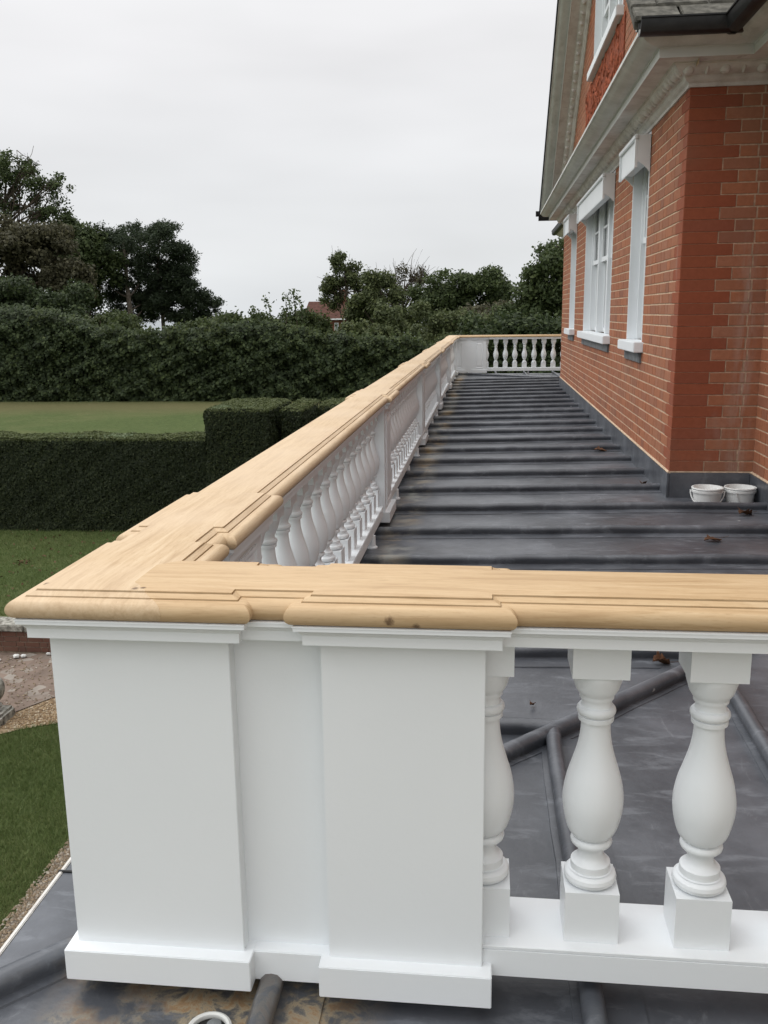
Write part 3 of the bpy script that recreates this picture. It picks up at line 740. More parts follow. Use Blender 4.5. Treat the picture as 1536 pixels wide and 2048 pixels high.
# raking cornice, gable roof
rake = empty('raking_cornice', (HX, 11, 3)); adopt(rake, house)
SL = math.atan(.706); cs, ss = math.cos(SL), math.sin(SL)
def rake_pt(p, z, y, half):
    h = z-1.366
    zz = GAB(y)+h/cs                        # vertical stacking of the same section
    return (HX-p, y, zz)
def y_end(z, half):
    h = (z-1.366)/cs
    y = 14.7-(1.63-h-2.295)/.706
    y = min(y, 16.216)
    return y if half == 1 else 22.10-y
for half in (1, 0):
    for part, P, mt_ in (('bed_moulding', PRF, 'cornice'), ('egg_band', PRF_EGG, 'cornice'), ('soffit', PRF_SOF, 'cornice'), ('corona', PRF_COR, 'white_old'), ('crown_moulding', PRF_CRN, 'crown')):
        mb = MB(); mb.loft([[rake_pt(p, z, y_end(z, half), half) for p, z in P], [rake_pt(p, z, 11.05, half) for p, z in P]]); mb.make(part, mt_, rake, smooth=True)
    if half == 1:
        n = 36
        for i in range(n):
            y = 11.05+(15.5-11.05)*(i+.5)/n; p = rake_pt(.088, 1.449, y, 1)
            put_egg(p, Vector((-.75, -ss*.62, -cs*.62)), Vector((0, cs, -ss)), rake)
roofp = empty('roof', (3, 11, 3)); adopt(roofp, house)
for half in (1, 0):
    ye = 16.26 if half else 6.03
    z = lambda y: GAB(y)+(1.612-1.366)/cs
    mb = MB(); P = [(-.405, .004), (-.405, .05), (3.5, .05), (3.5, .004)]
    mb.loft([[(HX+a, ye, z(ye)+c) for a, c in P], [(HX+a, 11.05, z(11.05)+c) for a, c in P]], closed=True, cap=True); mb.make('roof_slope', 'black' if half else 'tile', roofp)
# stone tiles on the slope facing the camera
def tile(x0, x1, y0, L, lift, mat='tile'):
    zz = lambda y: GAB(y)+(1.612-1.366)/cs+.052
    j = [random.uniform(-.006, .006) for _ in range(8)]
    y1 = y0+L*cs; t = .026
    top = [(x0+j[0], y0+j[1], zz(y0)+lift+t), (x1+j[2], y0+j[3], zz(y0)+lift+t), (x1+j[2], y1, zz(y1)+.002+t), (x0+j[0], y1, zz(y1)+.002+t)]
    bot = [(x, y, z-t-.002) for x, y, z in top]
    MB().loft([bot, top], closed=True, cap=True).make('roof_tile', mat, roofp, bevel=.005)
for r in range(9):
    y0 = 5.965+r*.155; x = .855-random.uniform(0, .015)-(.0 if r % 2 else .0)
    k = 0
    while x < 1.9:
        w = (.30 if not (k == 0 and r % 2) else .17)+random.uniform(-.03, .04)
        tile(x, x+w-.006, y0, .33, .028); x += w; k += 1
# gutters
def gutter(name, pts):
    MB().tube(pts, .046, 12).make(name, 'black', roofp, smooth=True)
GO, GZt = .40, 1.607
def gut(pa, pb):     # half-round gutter with a moulded lip along a straight eave, given outward offsets
    (x0, y0), (x1, y1) = pa, pb
    d = Vector((x1-x0, y1-y0, 0)).normalized(); o = Vector((d.y, -d.x, 0))
    sec = [(-.05, .04), (-.05, .0), (-.042, -.03), (-.02, -.042), (.015, -.042), (.04, -.03), (.052, .0), (.052, .04), (.060, .042), (.060, .05), (.045, .05), (.043, .0), (.03, -.022), (0, -.03), (-.03, -.022), (-.042, .0), (-.042, .04)]
    r = []
    for (x, y) in (pa, pb): r.append([(x+o.x*s, y+o.y*s, GZt+.004+t) for s, t in sec])
    MB().loft(r, closed=True, cap=True).make('gutter', 'black', roofp, smooth=True)
gut((WX2-.33, HY0-.385-.02), (HX-.388, HY0-.385-.02)) if False else gut((HX-.388, HY0-.405), (WX2-.34, HY0-.405))
gut((WX2-.405, HY0-.36), (WX2-.405, -1.5))
gut((WX2-.405, 20.3), (WX2-.405, HY1+.36))
gut((WX2-.34, HY1+.405), (HX-.45, HY1+.405))
for x, y0, y1 in ((WX2-.42, -1.5, HY0+.3), (WX2-.42, HY1-.3, 20.4)):
    MB().add([(x, y0, 1.66), (x, y1, 1.66), (x+3, y1, 3.6), (x+3, y0, 3.6), (x, y0, 1.70), (x, y1, 1.70), (x+3, y1, 3.64), (x+3, y0, 3.64)],
             [(0, 1, 2, 3), (7, 6, 5, 4), (0, 4, 5, 1), (1, 5, 6, 2), (2, 6, 7, 3), (3, 7, 4, 0)]).make('roof_slope', 'tile', roofp)

# ---- windows
def bar(parent, name, y0, y1, z0, z1, x0, x1, mat='white', bevel=.002): return box(name, mat, parent, (x0, x1, y0, y1, z0, z1), bevel)
def sash(win, y0, y1, z0, z1, x, bars_v, bars_h, fw=.045):
    s = empty('sash', (x, y0, z0)); adopt(s, win)
    mb = MB(); D = .04
    mb.box(x, x+D, y0, y0+fw, z0, z1).box(x, x+D, y1-fw, y1, z0, z1).box(x, x+D, y0+fw+.0002, y1-fw-.0002, z0, z0+fw*1.1).box(x, x+D, y0+fw+.0002, y1-fw-.0002, z1-fw, z1)
    o = mb.make('sash_frame', 'white', win)
    bpy.data.objects.remove(s)
    iy0, iy1, iz0, iz1 = y0+fw, y1-fw, z0+fw*1.1, z1-fw
    for k in range(bars_v):
        c = iy0+(iy1-iy0)*(k+1)/(bars_v+1); bar(o, 'glazing_bar', c-.011, c+.011, iz0, iz1, x+.004, x+.034, bevel=0)
    for k in range(bars_h):
        c = iz0+(iz1-iz0)*(k+1)/(bars_h+1); bar(o, 'glazing_bar', iy0, iy1, c-.011, c+.011, x+.0055, x+.0325, bevel=0)
    box('pane', 'glass', o, (x+.018, x+.021, iy0-.005, iy1+.005, iz0-.005, iz1+.005))
def window(y0, y1, z0, z1, lights, pelmet=True, sill_h=.085, xf=HX):
    w = empty('window', (xf, (y0+y1)/2, z0)); adopt(w, house)
    rv = .072
    # reveal linings and head
    mb = MB(); mb.box(xf-.004, xf+rv+.03, y0-.002, y0+.022, z0, z1).box(xf-.004, xf+rv+.03, y1-.022, y1+.002, z0, z1).box(xf-.003, xf+rv+.03, y0+.022, y1-.022, z1-.03, z1)
    mb.make('reveal', 'white', w)
    # box frame
    fy0, fy1 = y0+.0222, y1-.0222
    x = xf+rv; fw = .045 if lights == 1 else .06
    n = lights; ly = [fy0+fw+(fy1-fy0-fw)*i/n for i in range(n+1)] if n > 1 else [fy0+fw, fy1-fw+fw]
    for q0 in (fy0, fy1-fw): box('frame_post', 'white', w, (x, x+.12, q0, q0+fw, z0, z1-.03), .003)
    cells = []
    if n == 1: cells = [(fy0+fw, fy1-fw)]
    else:
        inner = fy1-fy0-2*fw; mul = .085; cw = (inner-mul*(n-1))/n
        for i in range(n):
            a = fy0+fw+i*(cw+mul); cells.append((a, a+cw))
            if i < n-1: box('mullion', 'white', w, (x-.012, x+.12, a+cw, a+cw+mul, z0, z1-.031), .003)
    zm = z0+(z1-z0)*.52
    for a, b_ in cells:
        nb = 1
        sash(w, a, b_, zm-.02, z1-.03, x+.02, nb, 1)
        sash(w, a, b_, z0+.002, zm+.022, x+.062, nb if lights == 1 else 0, 0)
    mb = MB(); k = max(6, int((y1-y0)/.05)); ring = []
    for i in range(k*4+1):
        yy = y0+.03+(y1-y0-.06)*i/(k*4); ring.append([(xf+.235+.015*math.sin(i*1.9+yy), yy, z0-.02), (xf+.235+.015*math.sin(i*1.9+yy), yy, z1)])
    mb.loft(ring).make('curtain', 'curtain', w, smooth=True)
    # sill
    box('sill', 'white', w, (xf-.075, xf+rv+.02, y0-.065, y1+.045, z0-sill_h, z0-.002), .006)
    if pelmet:
        box('slate_subsill', 'stone', w, (xf-.018, xf+.05, y0-.005, y1+.005, z0-sill_h-.085, z0-sill_h-.002), .003)
        p0, p1 = y0-.03, y1+.03; zt, zb = 1.335, 1.115; px = xf-.115
        pe = box('blind_box', 'white', w, (px+.012, xf-.0045, p0, p1, zb+.02, zt), .003)
        box('top_bead', 'white', pe, (px-.016, px+.0118, p0-.010, p1+.010, zt-.034, zt+.001), .005)
        box('end_stile', 'white', pe, (px-.010, px+.0116, p0+.001, p0+.036, zb-.022, zt-.0345), .002)
        box('end_stile', 'white', pe, (px-.010, px+.0116, p1-.036, p1-.001, zb-.022, zt-.0345), .002)
        mb = MB(); N = int((p1-p0-.07)/.046); w_ = (p1-p0-.074)/N                # scalloped valance
        for i in range(N):
            a = p0+.037+i*w_
            q = [(a, zt-.035)]+[(a+w_*(.5-.5*math.cos(math.pi*j/6)), zb+.012-.030*math.sin(math.pi*j/6)) for j in range(7)]+[(a+w_, zt-.035)]
            r0 = [(px+.006, y, z) for y, z in q]; r1 = [(px+.0114, y, z) for y, z in q]
            mb.loft([r0, r1], closed=True, cap=True)
        mb.make('scalloped_valance', 'white', pe)
        for yy in (p0, p1-.02):
            q = [(px+.02, zb+.02), (xf-.005, zb+.02), (xf-.005, zb-.06), (xf-.03, zb-.03), (xf-.06, zb-.002)]
            MB().loft([[(x_, yy+.001, z_) for x_, z_ in q], [(x_, yy+.019, z_) for x_, z_ in q]], closed=True, cap=True).make('end_bracket', 'white', pe)
    return w
window(*WINS[0], WZ0, WZ1, 1); window(*WINS[1], WZ0, WZ1, 3); window(*WINS[2], WZ0, WZ1, 1)
window(TW[0], TW[1], 2.83, TW[3], 3, False, .095)
# carved red relief below the gable window
mb = MB(); ico = bmesh.new(); bmesh.ops.create_icosphere(ico, subdivisions=1, radius=1); iv = [v_.co.copy() for v_ in ico.verts]; ifc = [[v_.index for v_ in f_.verts] for f_ in ico.faces]; ico.free()
for i in range(260):
    y = random.uniform(9.45, 12.75); z = random.uniform(2.05, 2.70); 
    if z > 2.70-.25*abs(math.sin(y*3.1))*.6 and random.random() < .4: continue
    r = random.uniform(.02, .055); q = Matrix.Rotation(random.uniform(0, 3), 3, 'X')
    mb.add([tuple(Vector((HX-.005, y, z))+q @ Vector((v_.x*r*.6, v_.y*r*1.7, v_.z*r*.7))) for v_ in iv], [tuple(f_) for f_ in ifc])
mb.make('carved_relief', 'terracotta', house, smooth=True, kind='stuff')
box('relief_ground', 'terracotta', house, (HX-.012, HX+.002, 9.42, 12.78, 1.9, 2.72), .004)

# ================================================================== SMALL THINGS ON THE ROOF
def bucket(x, y, rot, label, tilt):
    b_ = empty('bucket', (x, y, hz(x, y)), label, 'bucket', 'white plastic buckets by the wall'); z = hz(x, y)+.004
    R0, R1, Hh = .085, .098, .108
    MB().lathe([(.0, z), (R0, z), (R0+.001, z+.004), (R1-.004, z+Hh-.03)], 32, (x, y)).make('body', 'bucket', b_, smooth=True)
    mb = MB(); pr = [(R1-.005, z+Hh-.034), (R1+.003, z+Hh-.032), (R1+.004, z+Hh-.018), (R1, z+Hh-.016), (R1+.006, z+Hh-.006), (R1+.004, z+Hh), (R1-.006, z+Hh), (R1-.009, z+Hh-.01), (R0-.004, z+.006), (.0, z+.005)]
    mb.lathe(pr, 32, (x, y)); mb.f = mb.f[:-2]; mb.make('rim', 'bucket', b_, smooth=True)
    pts = []
    for i in range(17):
        t = math.pi*i/16; u = math.cos(t)*(R1+.010); s = math.sin(t)*.125
        p = Vector((u, -s*math.cos(tilt), -s*math.sin(tilt))); p.rotate(Matrix.Rotation(rot, 3, 'Z')); pts.append((x+p.x, y+p.y, z+Hh-.022+p.z))
    MB().tube(pts, .0042, 6).make('handle', 'bucket', b_, smooth=True)
bucket(1.475, 6.13, rad(-12), 'white plastic bucket with handle hanging in front, left of the pair', rad(62))
bucket(1.690, 6.15, rad(62), 'white plastic bucket nearest the inner wall corner, right of the pair', rad(70))
def dead_leaf(x, y, rot, L, label, curl=.5):
    z = hz(x, y); mb = MB(); rings = []
    for i in range(9):
        t = i/8; w = L*.34*math.sin(math.pi*min(1, t*1.02))**.8*(1+.35*math.sin(t*21))+.0006
        rings.append([(L*(t-.5), w*s, .004+.10*L*math.sin(t*4+1)+curl*abs(s)**1.5*w*.9+.003*math.sin(9*t+5*s)) for s in (-1, -.5, 0, .5, 1)])
    mb.loft(rings); k = mb.make('leaf_blade', 'deadleaf', None, smooth=True); k.name = 'dead_leaf'
    sd = k.modifiers.new('thickness', 'SOLIDIFY'); sd.thickness = .0008
    k.location = (x, y, z+.006); k.rotation_euler = (random.uniform(-.2, .2), random.uniform(-.2, .2), rot)
    tag(k, label, 'leaf', 'dead leaves lying on the lead roof')
    st = MB().tube([(L*.45, 0, .006), (L*.75, L*.06, .004), (L*.95, L*.02, .006)], .0012, 5).make('stalk', 'deadleaf', None); st.parent = k
dead_leaf(.655, 3.235, .3, .075, 'curled brown leaf beside the hip roll seen between balusters', 1.2)
dead_leaf(1.63, 5.77, .6, .11, 'rusty brown leaf on the roll in front of the buckets', .8)
dead_leaf(1.27, 5.08, .2, .10, 'flat brown leaf on the second bare roll before the buckets', .4)
dead_leaf(1.06, 8.48, -.2, .12, 'brown leaf against the roll under the near window', .5)
dead_leaf(.93, 9.25, .4, .12, 'small brown leaf further along under the middle window', .5)
dead_leaf(1.17, 6.78, 1.2, .07, 'tiny curled leaf by the foot of the corner flashing', .8)
dead_leaf(.165, 2.85, .9, .022, 'tiny yellow bud on the lead behind the first full baluster', 1.0)
tw = MB().tube([(.79, 2.285, hz(.79, 2.285)+.004), (.82, 2.262, hz(.82, 2.26)+.006), (.838, 2.235, hz(.83, 2.235)+.004)], [.0035, .003, .0015], 6).make('twig', 'bark'); tag(tw, 'short dark twig lying on the lead right of the balusters', 'twig')

# ================================================================== GARDEN: wall, stone, path edge
gw = empty('garden_wall', (-8, YW, GZ), 'low dark brick garden wall with lichened stone coping', 'wall')
box('core', 'mortar_old', gw, (-14, -3.9, YW+.004, YW+.26, GZ-.1, -4.29))
bo_me = mesh('brick', BUV, BUF); bo_me.materials.append(M['old_brick'])
for r in range(4):
    z = GZ+.005+r*.075+.033; x = -8.2+(.11 if r % 2 else 0); k = r
    while x < -4.0:
        L = .215 if k % 2 else .105; L += random.uniform(-.006, .006)
        o = bpy.data.objects.new('brick', bo_me); COL.objects.link(o); o.location = (x+L/2, YW+.022-random.uniform(0, .006), z); o.scale = (L, .05, .064+random.uniform(-.003, .003)); o.rotation_euler = (0, 0, random.uniform(-.02, .02)); adopt(o, gw)
        x += L+.011; k += 1
x = -14
while x < -3.9:
    L = random.uniform(.45, .65); box('coping_stone', 'coping', gw, (x+.004, min(x+L-.006, -3.88), YW-.05, YW+.32, -4.288+random.uniform(-.003, .003), -4.188+random.uniform(-.006, .006)), .014); x += L
# scatter of pale flints at the wall foot
for i, (x, y, s) in enumerate(((-6.42, 11.22, .055), (-6.33, 11.25, .045), (-6.02, 11.36, .04), (-6.6, 11.1, .03))):
    mb = MB(); mb.add([tuple(Vector((x, y, GZ+s*.55))+Vector((v_.x*s, v_.y*s*.8, v_.z*s*.62))) for v_ in [q*random.uniform(.85, 1.1) for q in iv]], [tuple(f_) for f_ in ifc])
    tag(mb.make('flint_stone', 'white_old'), ['larger white flint at the foot of the garden wall', 'white flint touching the larger one by the garden wall', 'white flint nearest the pier at the garden wall foot', 'small white flint at the far left below the wall'][i], 'stone')
urn = empty('stone_ball_finial', (-5.74, 9.35, GZ), 'weathered stone ball on a squat plinth at the left path edge', 'ornament')
MB().box(-6.05, -5.52, 9.1, 9.52, GZ-.05, GZ+.11).make('plinth', 'coping', urn, bevel=.03)
mb = MB(); mb.lathe([(.0, GZ+.10), (.15, GZ+.10), (.15, GZ+.13), (.09, GZ+.16)]+[(.20*math.sin(rad(a)), GZ+.345-.20*math.cos(rad(a))) for a in range(28, 181, 12)], 24, (-5.79, 9.40)); mb.make('ball', 'coping', urn, smooth=True)

# ================================================================== FOLIAGE
def cards(P, N, size, aspect=.62, tilt=.9, seed=0):
    """leaf-shaped quads at points P, roughly facing N"""
    n = len(P); r = np.random.default_rng(seed)
    N = N+r.normal(0, tilt, (n, 3)); N /= np.linalg.norm(N, axis=1, keepdims=True)
    a = np.cross(N, r.normal(0, 1, (n, 3))); a /= np.linalg.norm(a, axis=1, keepdims=True)+1e-9; b_ = np.cross(N, a)
    s = (size*r.uniform(.6, 1.35, n))[:, None]
    V = np.stack([P-a*s*.5, P+b_*s*aspect*.5+a*s*.05, P+a*s*.55, P-b_*s*aspect*.5+a*s*.05], 1)
    V[:, 1::2] += (N*s*.10)[:, None, :]
    return V.reshape(-1, 3)
def cards_mesh(name, V):
    n = len(V)//4; me = bpy.data.meshes.new(name)
    me.vertices.add(len(V)); me.vertices.foreach_set('co', V.astype(np.float32).ravel())
    me.loops.add(n*4); me.loops.foreach_set('vertex_index', np.arange(n*4, dtype=np.int32))
    me.polygons.add(n); me.polygons.foreach_set('loop_start', np.arange(0, n*4, 4, dtype=np.int32)); me.polygons.foreach_set('loop_total', np.full(n, 4, dtype=np.int32))
    me.update(calc_edges=True); me.validate(); return me
def clump_points(clumps, n, r, shell=.55):
    """points spread through ellipsoid clumps, denser near their surface"""
    vol = np.array([c[3]*c[4]*c[5] for c in clumps])**.72; k = r.choice(len(clumps), n, p=vol/vol.sum())
    C = np.array(clumps)[k]; d = r.normal(0, 1, (n, 3)); d /= np.linalg.norm(d, axis=1, keepdims=True)
    rad_ = shell+(1.06-shell)*r.uniform(0, 1, n)**.6
    P = C[:, :3]+d*C[:, 3:6]*rad_[:, None]
    return P, d
def crown(name, parent, clumps, n, size, mat, seed, aspect=.62, shell=.5, tilt=.8, core=0.0):
    r = np.random.default_rng(seed); P, d = clump_points(clumps, n, r, shell)
    P += r.normal(0, size*.6, P.shape)
    o = place(name, cards_mesh(name, cards(P, d+np.array((0, -.15, .35)), size, aspect, tilt, seed)), mat, parent)
    return o
def sub_clumps(base, m, r, rs=(.22, .42), flat=.8):
    """break big lobes into many small uneven clumps"""
    out = []
    for (x, y, z, a, b_, c) in base:
        for _ in range(m):
            d = r.normal(0, 1, 3); d /= np.linalg.norm(d); q = r.uniform(.45, 1.0)
            s = r.uniform(*rs); out.append((x+d[0]*a*q, y+d[1]*b_*q, z+d[2]*c*q, a*s, b_*s, c*s*flat*1.2))
    return out
def limb(mb, p0, p1, r0, r1, wob, r, n=6):
    p0 = np.array(p0, float); p1 = np.array(p1, float); pts = []
    L = np.linalg.norm(p1-p0)
    off = r.normal(0, wob*L, (n+1, 3)); off[0] = 0; off = np.cumsum(off, 0)*.4
    for i in range(n+1):
        t = i/n; pts.append(tuple(p0+(p1-p0)*t+off[i]*(1 if i else 0)))
    mb.tube(pts, [r0+(r1-r0)*(i/n)**.8 for i in range(n+1)], 7); return pts
def tree(name, label, base, lobes, n, size, mat, seed, trunk_r=.2, cat='tree', group=None, m=12, bark='bark', rs=(.22, .42), limbs=10, twigs=0, shell=.45, flat=.8, trunk_top=None, aspect=.62, dens=1.9):
    r = np.random.default_rng(seed)
    t = empty(name, base, label, cat, group)
    cl = sub_clumps(lobes, m, r, rs, flat)
    mb = MB(); top = trunk_top or (lobes[0][0], lobes[0][1], lobes[0][2]+lobes[0][5]*.35)
    pts = limb(mb, base, top, trunk_r, trunk_r*.25, .02, r, 8)
    for i in range(limbs):
        q = pts[int(r.integers(3, 8))]; c = cl[int(r.integers(0, len(cl)))]
        lp = limb(mb, q, c[:3], trunk_r*.35, trunk_r*.06, .05, r, 5)
        for _ in range(twigs):
            s = lp[int(r.integers(2, 6))]; e_ = np.array(c[:3])+r.normal(0, 1, 3)*np.array(c[3:6])*1.5; limb(mb, s, e_, trunk_r*.10, trunk_r*.05, .07, r, 4)
    mb.make('trunk', bark, t, smooth=True)
    crown('crown', t, cl, int(n*dens), size*1.22, mat, seed+1, aspect, shell)
    return t
def lob(px, py, Y, rx, rz, ry=None):      # a lobe centred where the photograph shows it, at distance Y, radii in metres
    return (wx(px, Y), Y, wz(py-.0127*(973-px), Y), rx, ry or rx, rz)

# ---- the tall mixed hedge along the far side of the lawn
HY = 45.6
def hedge_top(x):
    px = 973+x/HY*F_PX
    return float(np.interp(px, [-400, 0, 100, 200, 300, 380, 460, 560, 640, 720, 830, 960, 1200], [600, 598, 612, 640, 655, 648, 636, 640, 658, 662, 676, 700, 700]))
hedge = empty('tall_hedge', (-12, HY, UZ), 'tall dark broadleaf hedge along the far edge of the lawn', 'hedge')
r = np.random.default_rng(3); n = 95000
hxs = r.uniform(-40, 4, n); tops = np.array([wz(hedge_top(x), HY) for x in hxs]); 
lump = lambda x, z, s: sn(x*.9, z*1.3, x*.3, s)*.55+sn(x*2.6, z*3.0, z, s+2)*.28
u = r.uniform(0, 1.0, n); zz = UZ+(tops-UZ)*u+(sn(hxs*1.4, hxs*.6, hxs, 4)*.30+sn(hxs*4.0, hxs*2.0, hxs, 6)*.14)*u
ff = lump(hxs, zz, 1.0); yy = HY-1.0-ff*.9+1.5*np.clip(u-.78, 0, 1)**1.0*r.uniform(0, 4, n)+r.uniform(-.05, .35, n)
P = np.stack([hxs, yy, zz], 1); Nn = np.stack([-.3*np.cos(hxs*.9), -np.ones(n), .55+.6*(u > .85)], 1)
place('foliage', cards_mesh('foliage', cards(P, Nn, .165, .7, .55, 5)), 'leaf_hedge', hedge)
k = 15000; hx2 = r.uniform(-40, 4, k); sel = sn(hx2*.55, hx2*.2, hx2*.3, 9) > -.15; hx2 = hx2[sel]; k = len(hx2); t2 = np.array([wz(hedge_top(x), HY) for x in hx2]); u2 = 1-r.uniform(0, .42, k)**1.3
z2 = UZ+(t2-UZ)*u2+(sn(hx2*1.4, hx2*.6, hx2, 4)*.30+sn(hx2*4.0, hx2*2.0, hx2, 6)*.14)*u2+r.normal(.05, .08, k)
P = np.stack([hx2, HY-1.05-lump(hx2, z2, 1.0)*.9+r.uniform(0, .9, k), z2], 1)
place('foliage', cards_mesh('foliage', cards(P, np.tile((0, -1., .7), (k, 1)), .16, .66, .7, 15)), 'leaf_light', hedge)
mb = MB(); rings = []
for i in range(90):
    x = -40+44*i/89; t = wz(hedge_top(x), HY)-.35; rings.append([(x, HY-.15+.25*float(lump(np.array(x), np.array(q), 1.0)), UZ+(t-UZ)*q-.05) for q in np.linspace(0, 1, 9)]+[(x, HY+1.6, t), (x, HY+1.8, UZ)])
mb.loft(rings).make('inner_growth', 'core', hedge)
# sprays standing above the hedge
mbs = MB(); pts = []
for (px, py, dx, dz) in ((555, 600, -.9, .8), (575, 596, .3, 1.4), (600, 590, -.4, 1.6), (615, 600, -1.1, 1.2), (520, 622, -.4, .8), (505, 630, .5, .9), (455, 632, -.2, .5), (440, 640, .2, .4)):
    x0, z0 = wx(px, HY), wz(660, HY); x1, z1 = wx(px, HY)+dx*.4, wz(py, HY)+.25
    lp = limb(mbs, (x0, HY, z0), (x1, HY-.2, z1), .03, .008, .05, r, 6)
    for q in lp[2:]:
        for _ in range(14): pts.append(np.array(q)+r.normal(0, .13, 3))
mbs.make('shoots', 'bark', hedge, kind='stuff'); pts = np.array(pts)
place('foliage', cards_mesh('foliage', cards(pts, np.tile((0, -1, .5), (len(pts), 1)), .17, .6, .9, 9)), 'leaf_tree', hedge)

# ---- shrubs rising behind the hedge
SH = 'shrubs rising behind the tall hedge'
tree('shrub', 'pale green rounded bush in front of the pine trunks', (wx(205, 47), 47, UZ), [lob(200, 660, 47, 1.7, 1.15), lob(235, 668, 47, 1.3, .9), lob(170, 668, 47, 1.2, 1.0)], 7000, .15, 'leaf_light', 21, .08, 'bush', SH, 14)
tree('shrub', 'light green bush on the hedge top right of the pine', (wx(420, 47), 47, UZ), [lob(415, 660, 47, 1.5, .75), lob(460, 655, 47, 1.2, .7), lob(370, 668, 47, 1.1, .6)], 6000, .15, 'leaf_light', 22, .08, 'bush', SH, 14)
tree('shrub', 'mid green bush rising left of the distant red roof', (wx(580, 47), 47, UZ), [lob(560, 660, 47, 1.5, .9), lob(600, 650, 47, 1.3, 1.1), lob(635, 672, 47, 1.1, .6)], 7000, .15, 'leaf_light', 23, .08, 'bush', SH, 14)
tree('shrub', 'dark green bush below the distant house window', (wx(730, 50), 50, UZ), [lob(735, 672, 50, 1.5, .9), lob(775, 660, 50, 1.5, 1.4), lob(695, 684, 50, 1.3, .7)], 8000, .16, 'leaf_mid', 24, .1, 'bush', SH, 14)
tree('shrub', 'olive bush over the far balustrade corner', (wx(890, 52), 52, UZ), [lob(860, 665, 52, 2.0, 1.6), lob(920, 668, 52, 2.0, 1.3), lob(980, 665, 52, 1.9, 1.2)], 11000, .16, 'leaf_mid', 25, .1, 'bush', SH, 14)
tree('shrub', 'dense dark bush behind the far balusters', (wx(1050, 44), 44, UZ), [lob(1000, 690, 44, 2.0, 1.5), lob(1060, 690, 44, 2.0, 1.5), lob(1110, 690, 44, 1.6, 1.5), lob(940, 720, 44, 1.6, 1.4), lob(1030, 740, 44, 2.2, 1.2), lob(1100, 745, 44, 1.8, 1.2)], 15000, .17, 'leaf_hedge', 26, .1, 'bush', SH, 13)
# ---- trees
TB = 'trees beyond the hedge'
tree('deciduous_tree', 'tall thin-leaved tree at the left edge with open twiggy crown', (wx(10, 60), 60, UZ), [lob(35, 345, 60, 1.5, 1.5), lob(0, 370, 60, 2.0, 2.0), lob(60, 380, 60, 1.5, 1.3), lob(-60, 390, 60, 2.6, 2.6), lob(95, 380, 60, 1.1, .7), lob(125, 385, 60, .9, .9), lob(110, 415, 60, 1.3, .7), lob(50, 430, 60, 2.4, 1.0), lob(70, 345, 60, .6, .7)], 7200, .15, 'leaf_tree', 31, .26, 'tree', TB, 9, 'bark', (.16, .34), 26, 4, .25, .8, (wx(20, 60), 60, wz(335, 60)), dens=1.9)
tree('deciduous_tree', 'brownish dense tree filling the left edge under the tall one', (wx(40, 56), 56, UZ), [lob(20, 480, 56, 2.6, 1.3), lob(90, 490, 56, 2.2, 1.4), lob(-60, 490, 56, 3.0, 1.8), lob(50, 560, 56, 3.0, 1.6), lob(125, 560, 56, 1.6, 1.5)], 16000, .19, 'leaf_brown', 32, .25, 'tree', TB, 15)
tree('deciduous_tree', 'dark green tree between the brown tree and the pine', (wx(150, 62), 62, UZ), [lob(170, 500, 62, 1.9, 1.6), lob(130, 480, 62, 1.5, 1.3), lob(150, 560, 62, 2.4, 2.0), lob(200, 520, 62, 1.5, 2.0)], 13000, .19, 'leaf_tree', 33, .25, 'tree', TB, 15)
tree('deciduous_tree', 'low dark green tree at the lower left above the hedge', (wx(60, 50), 50, UZ), [lob(40, 620, 50, 2.6, 1.7), lob(110, 620, 50, 1.8, 1.4), lob(-40, 610, 50, 2.4, 1.9)], 11000, .17, 'leaf_hedge', 34, .2, 'tree', TB, 15)
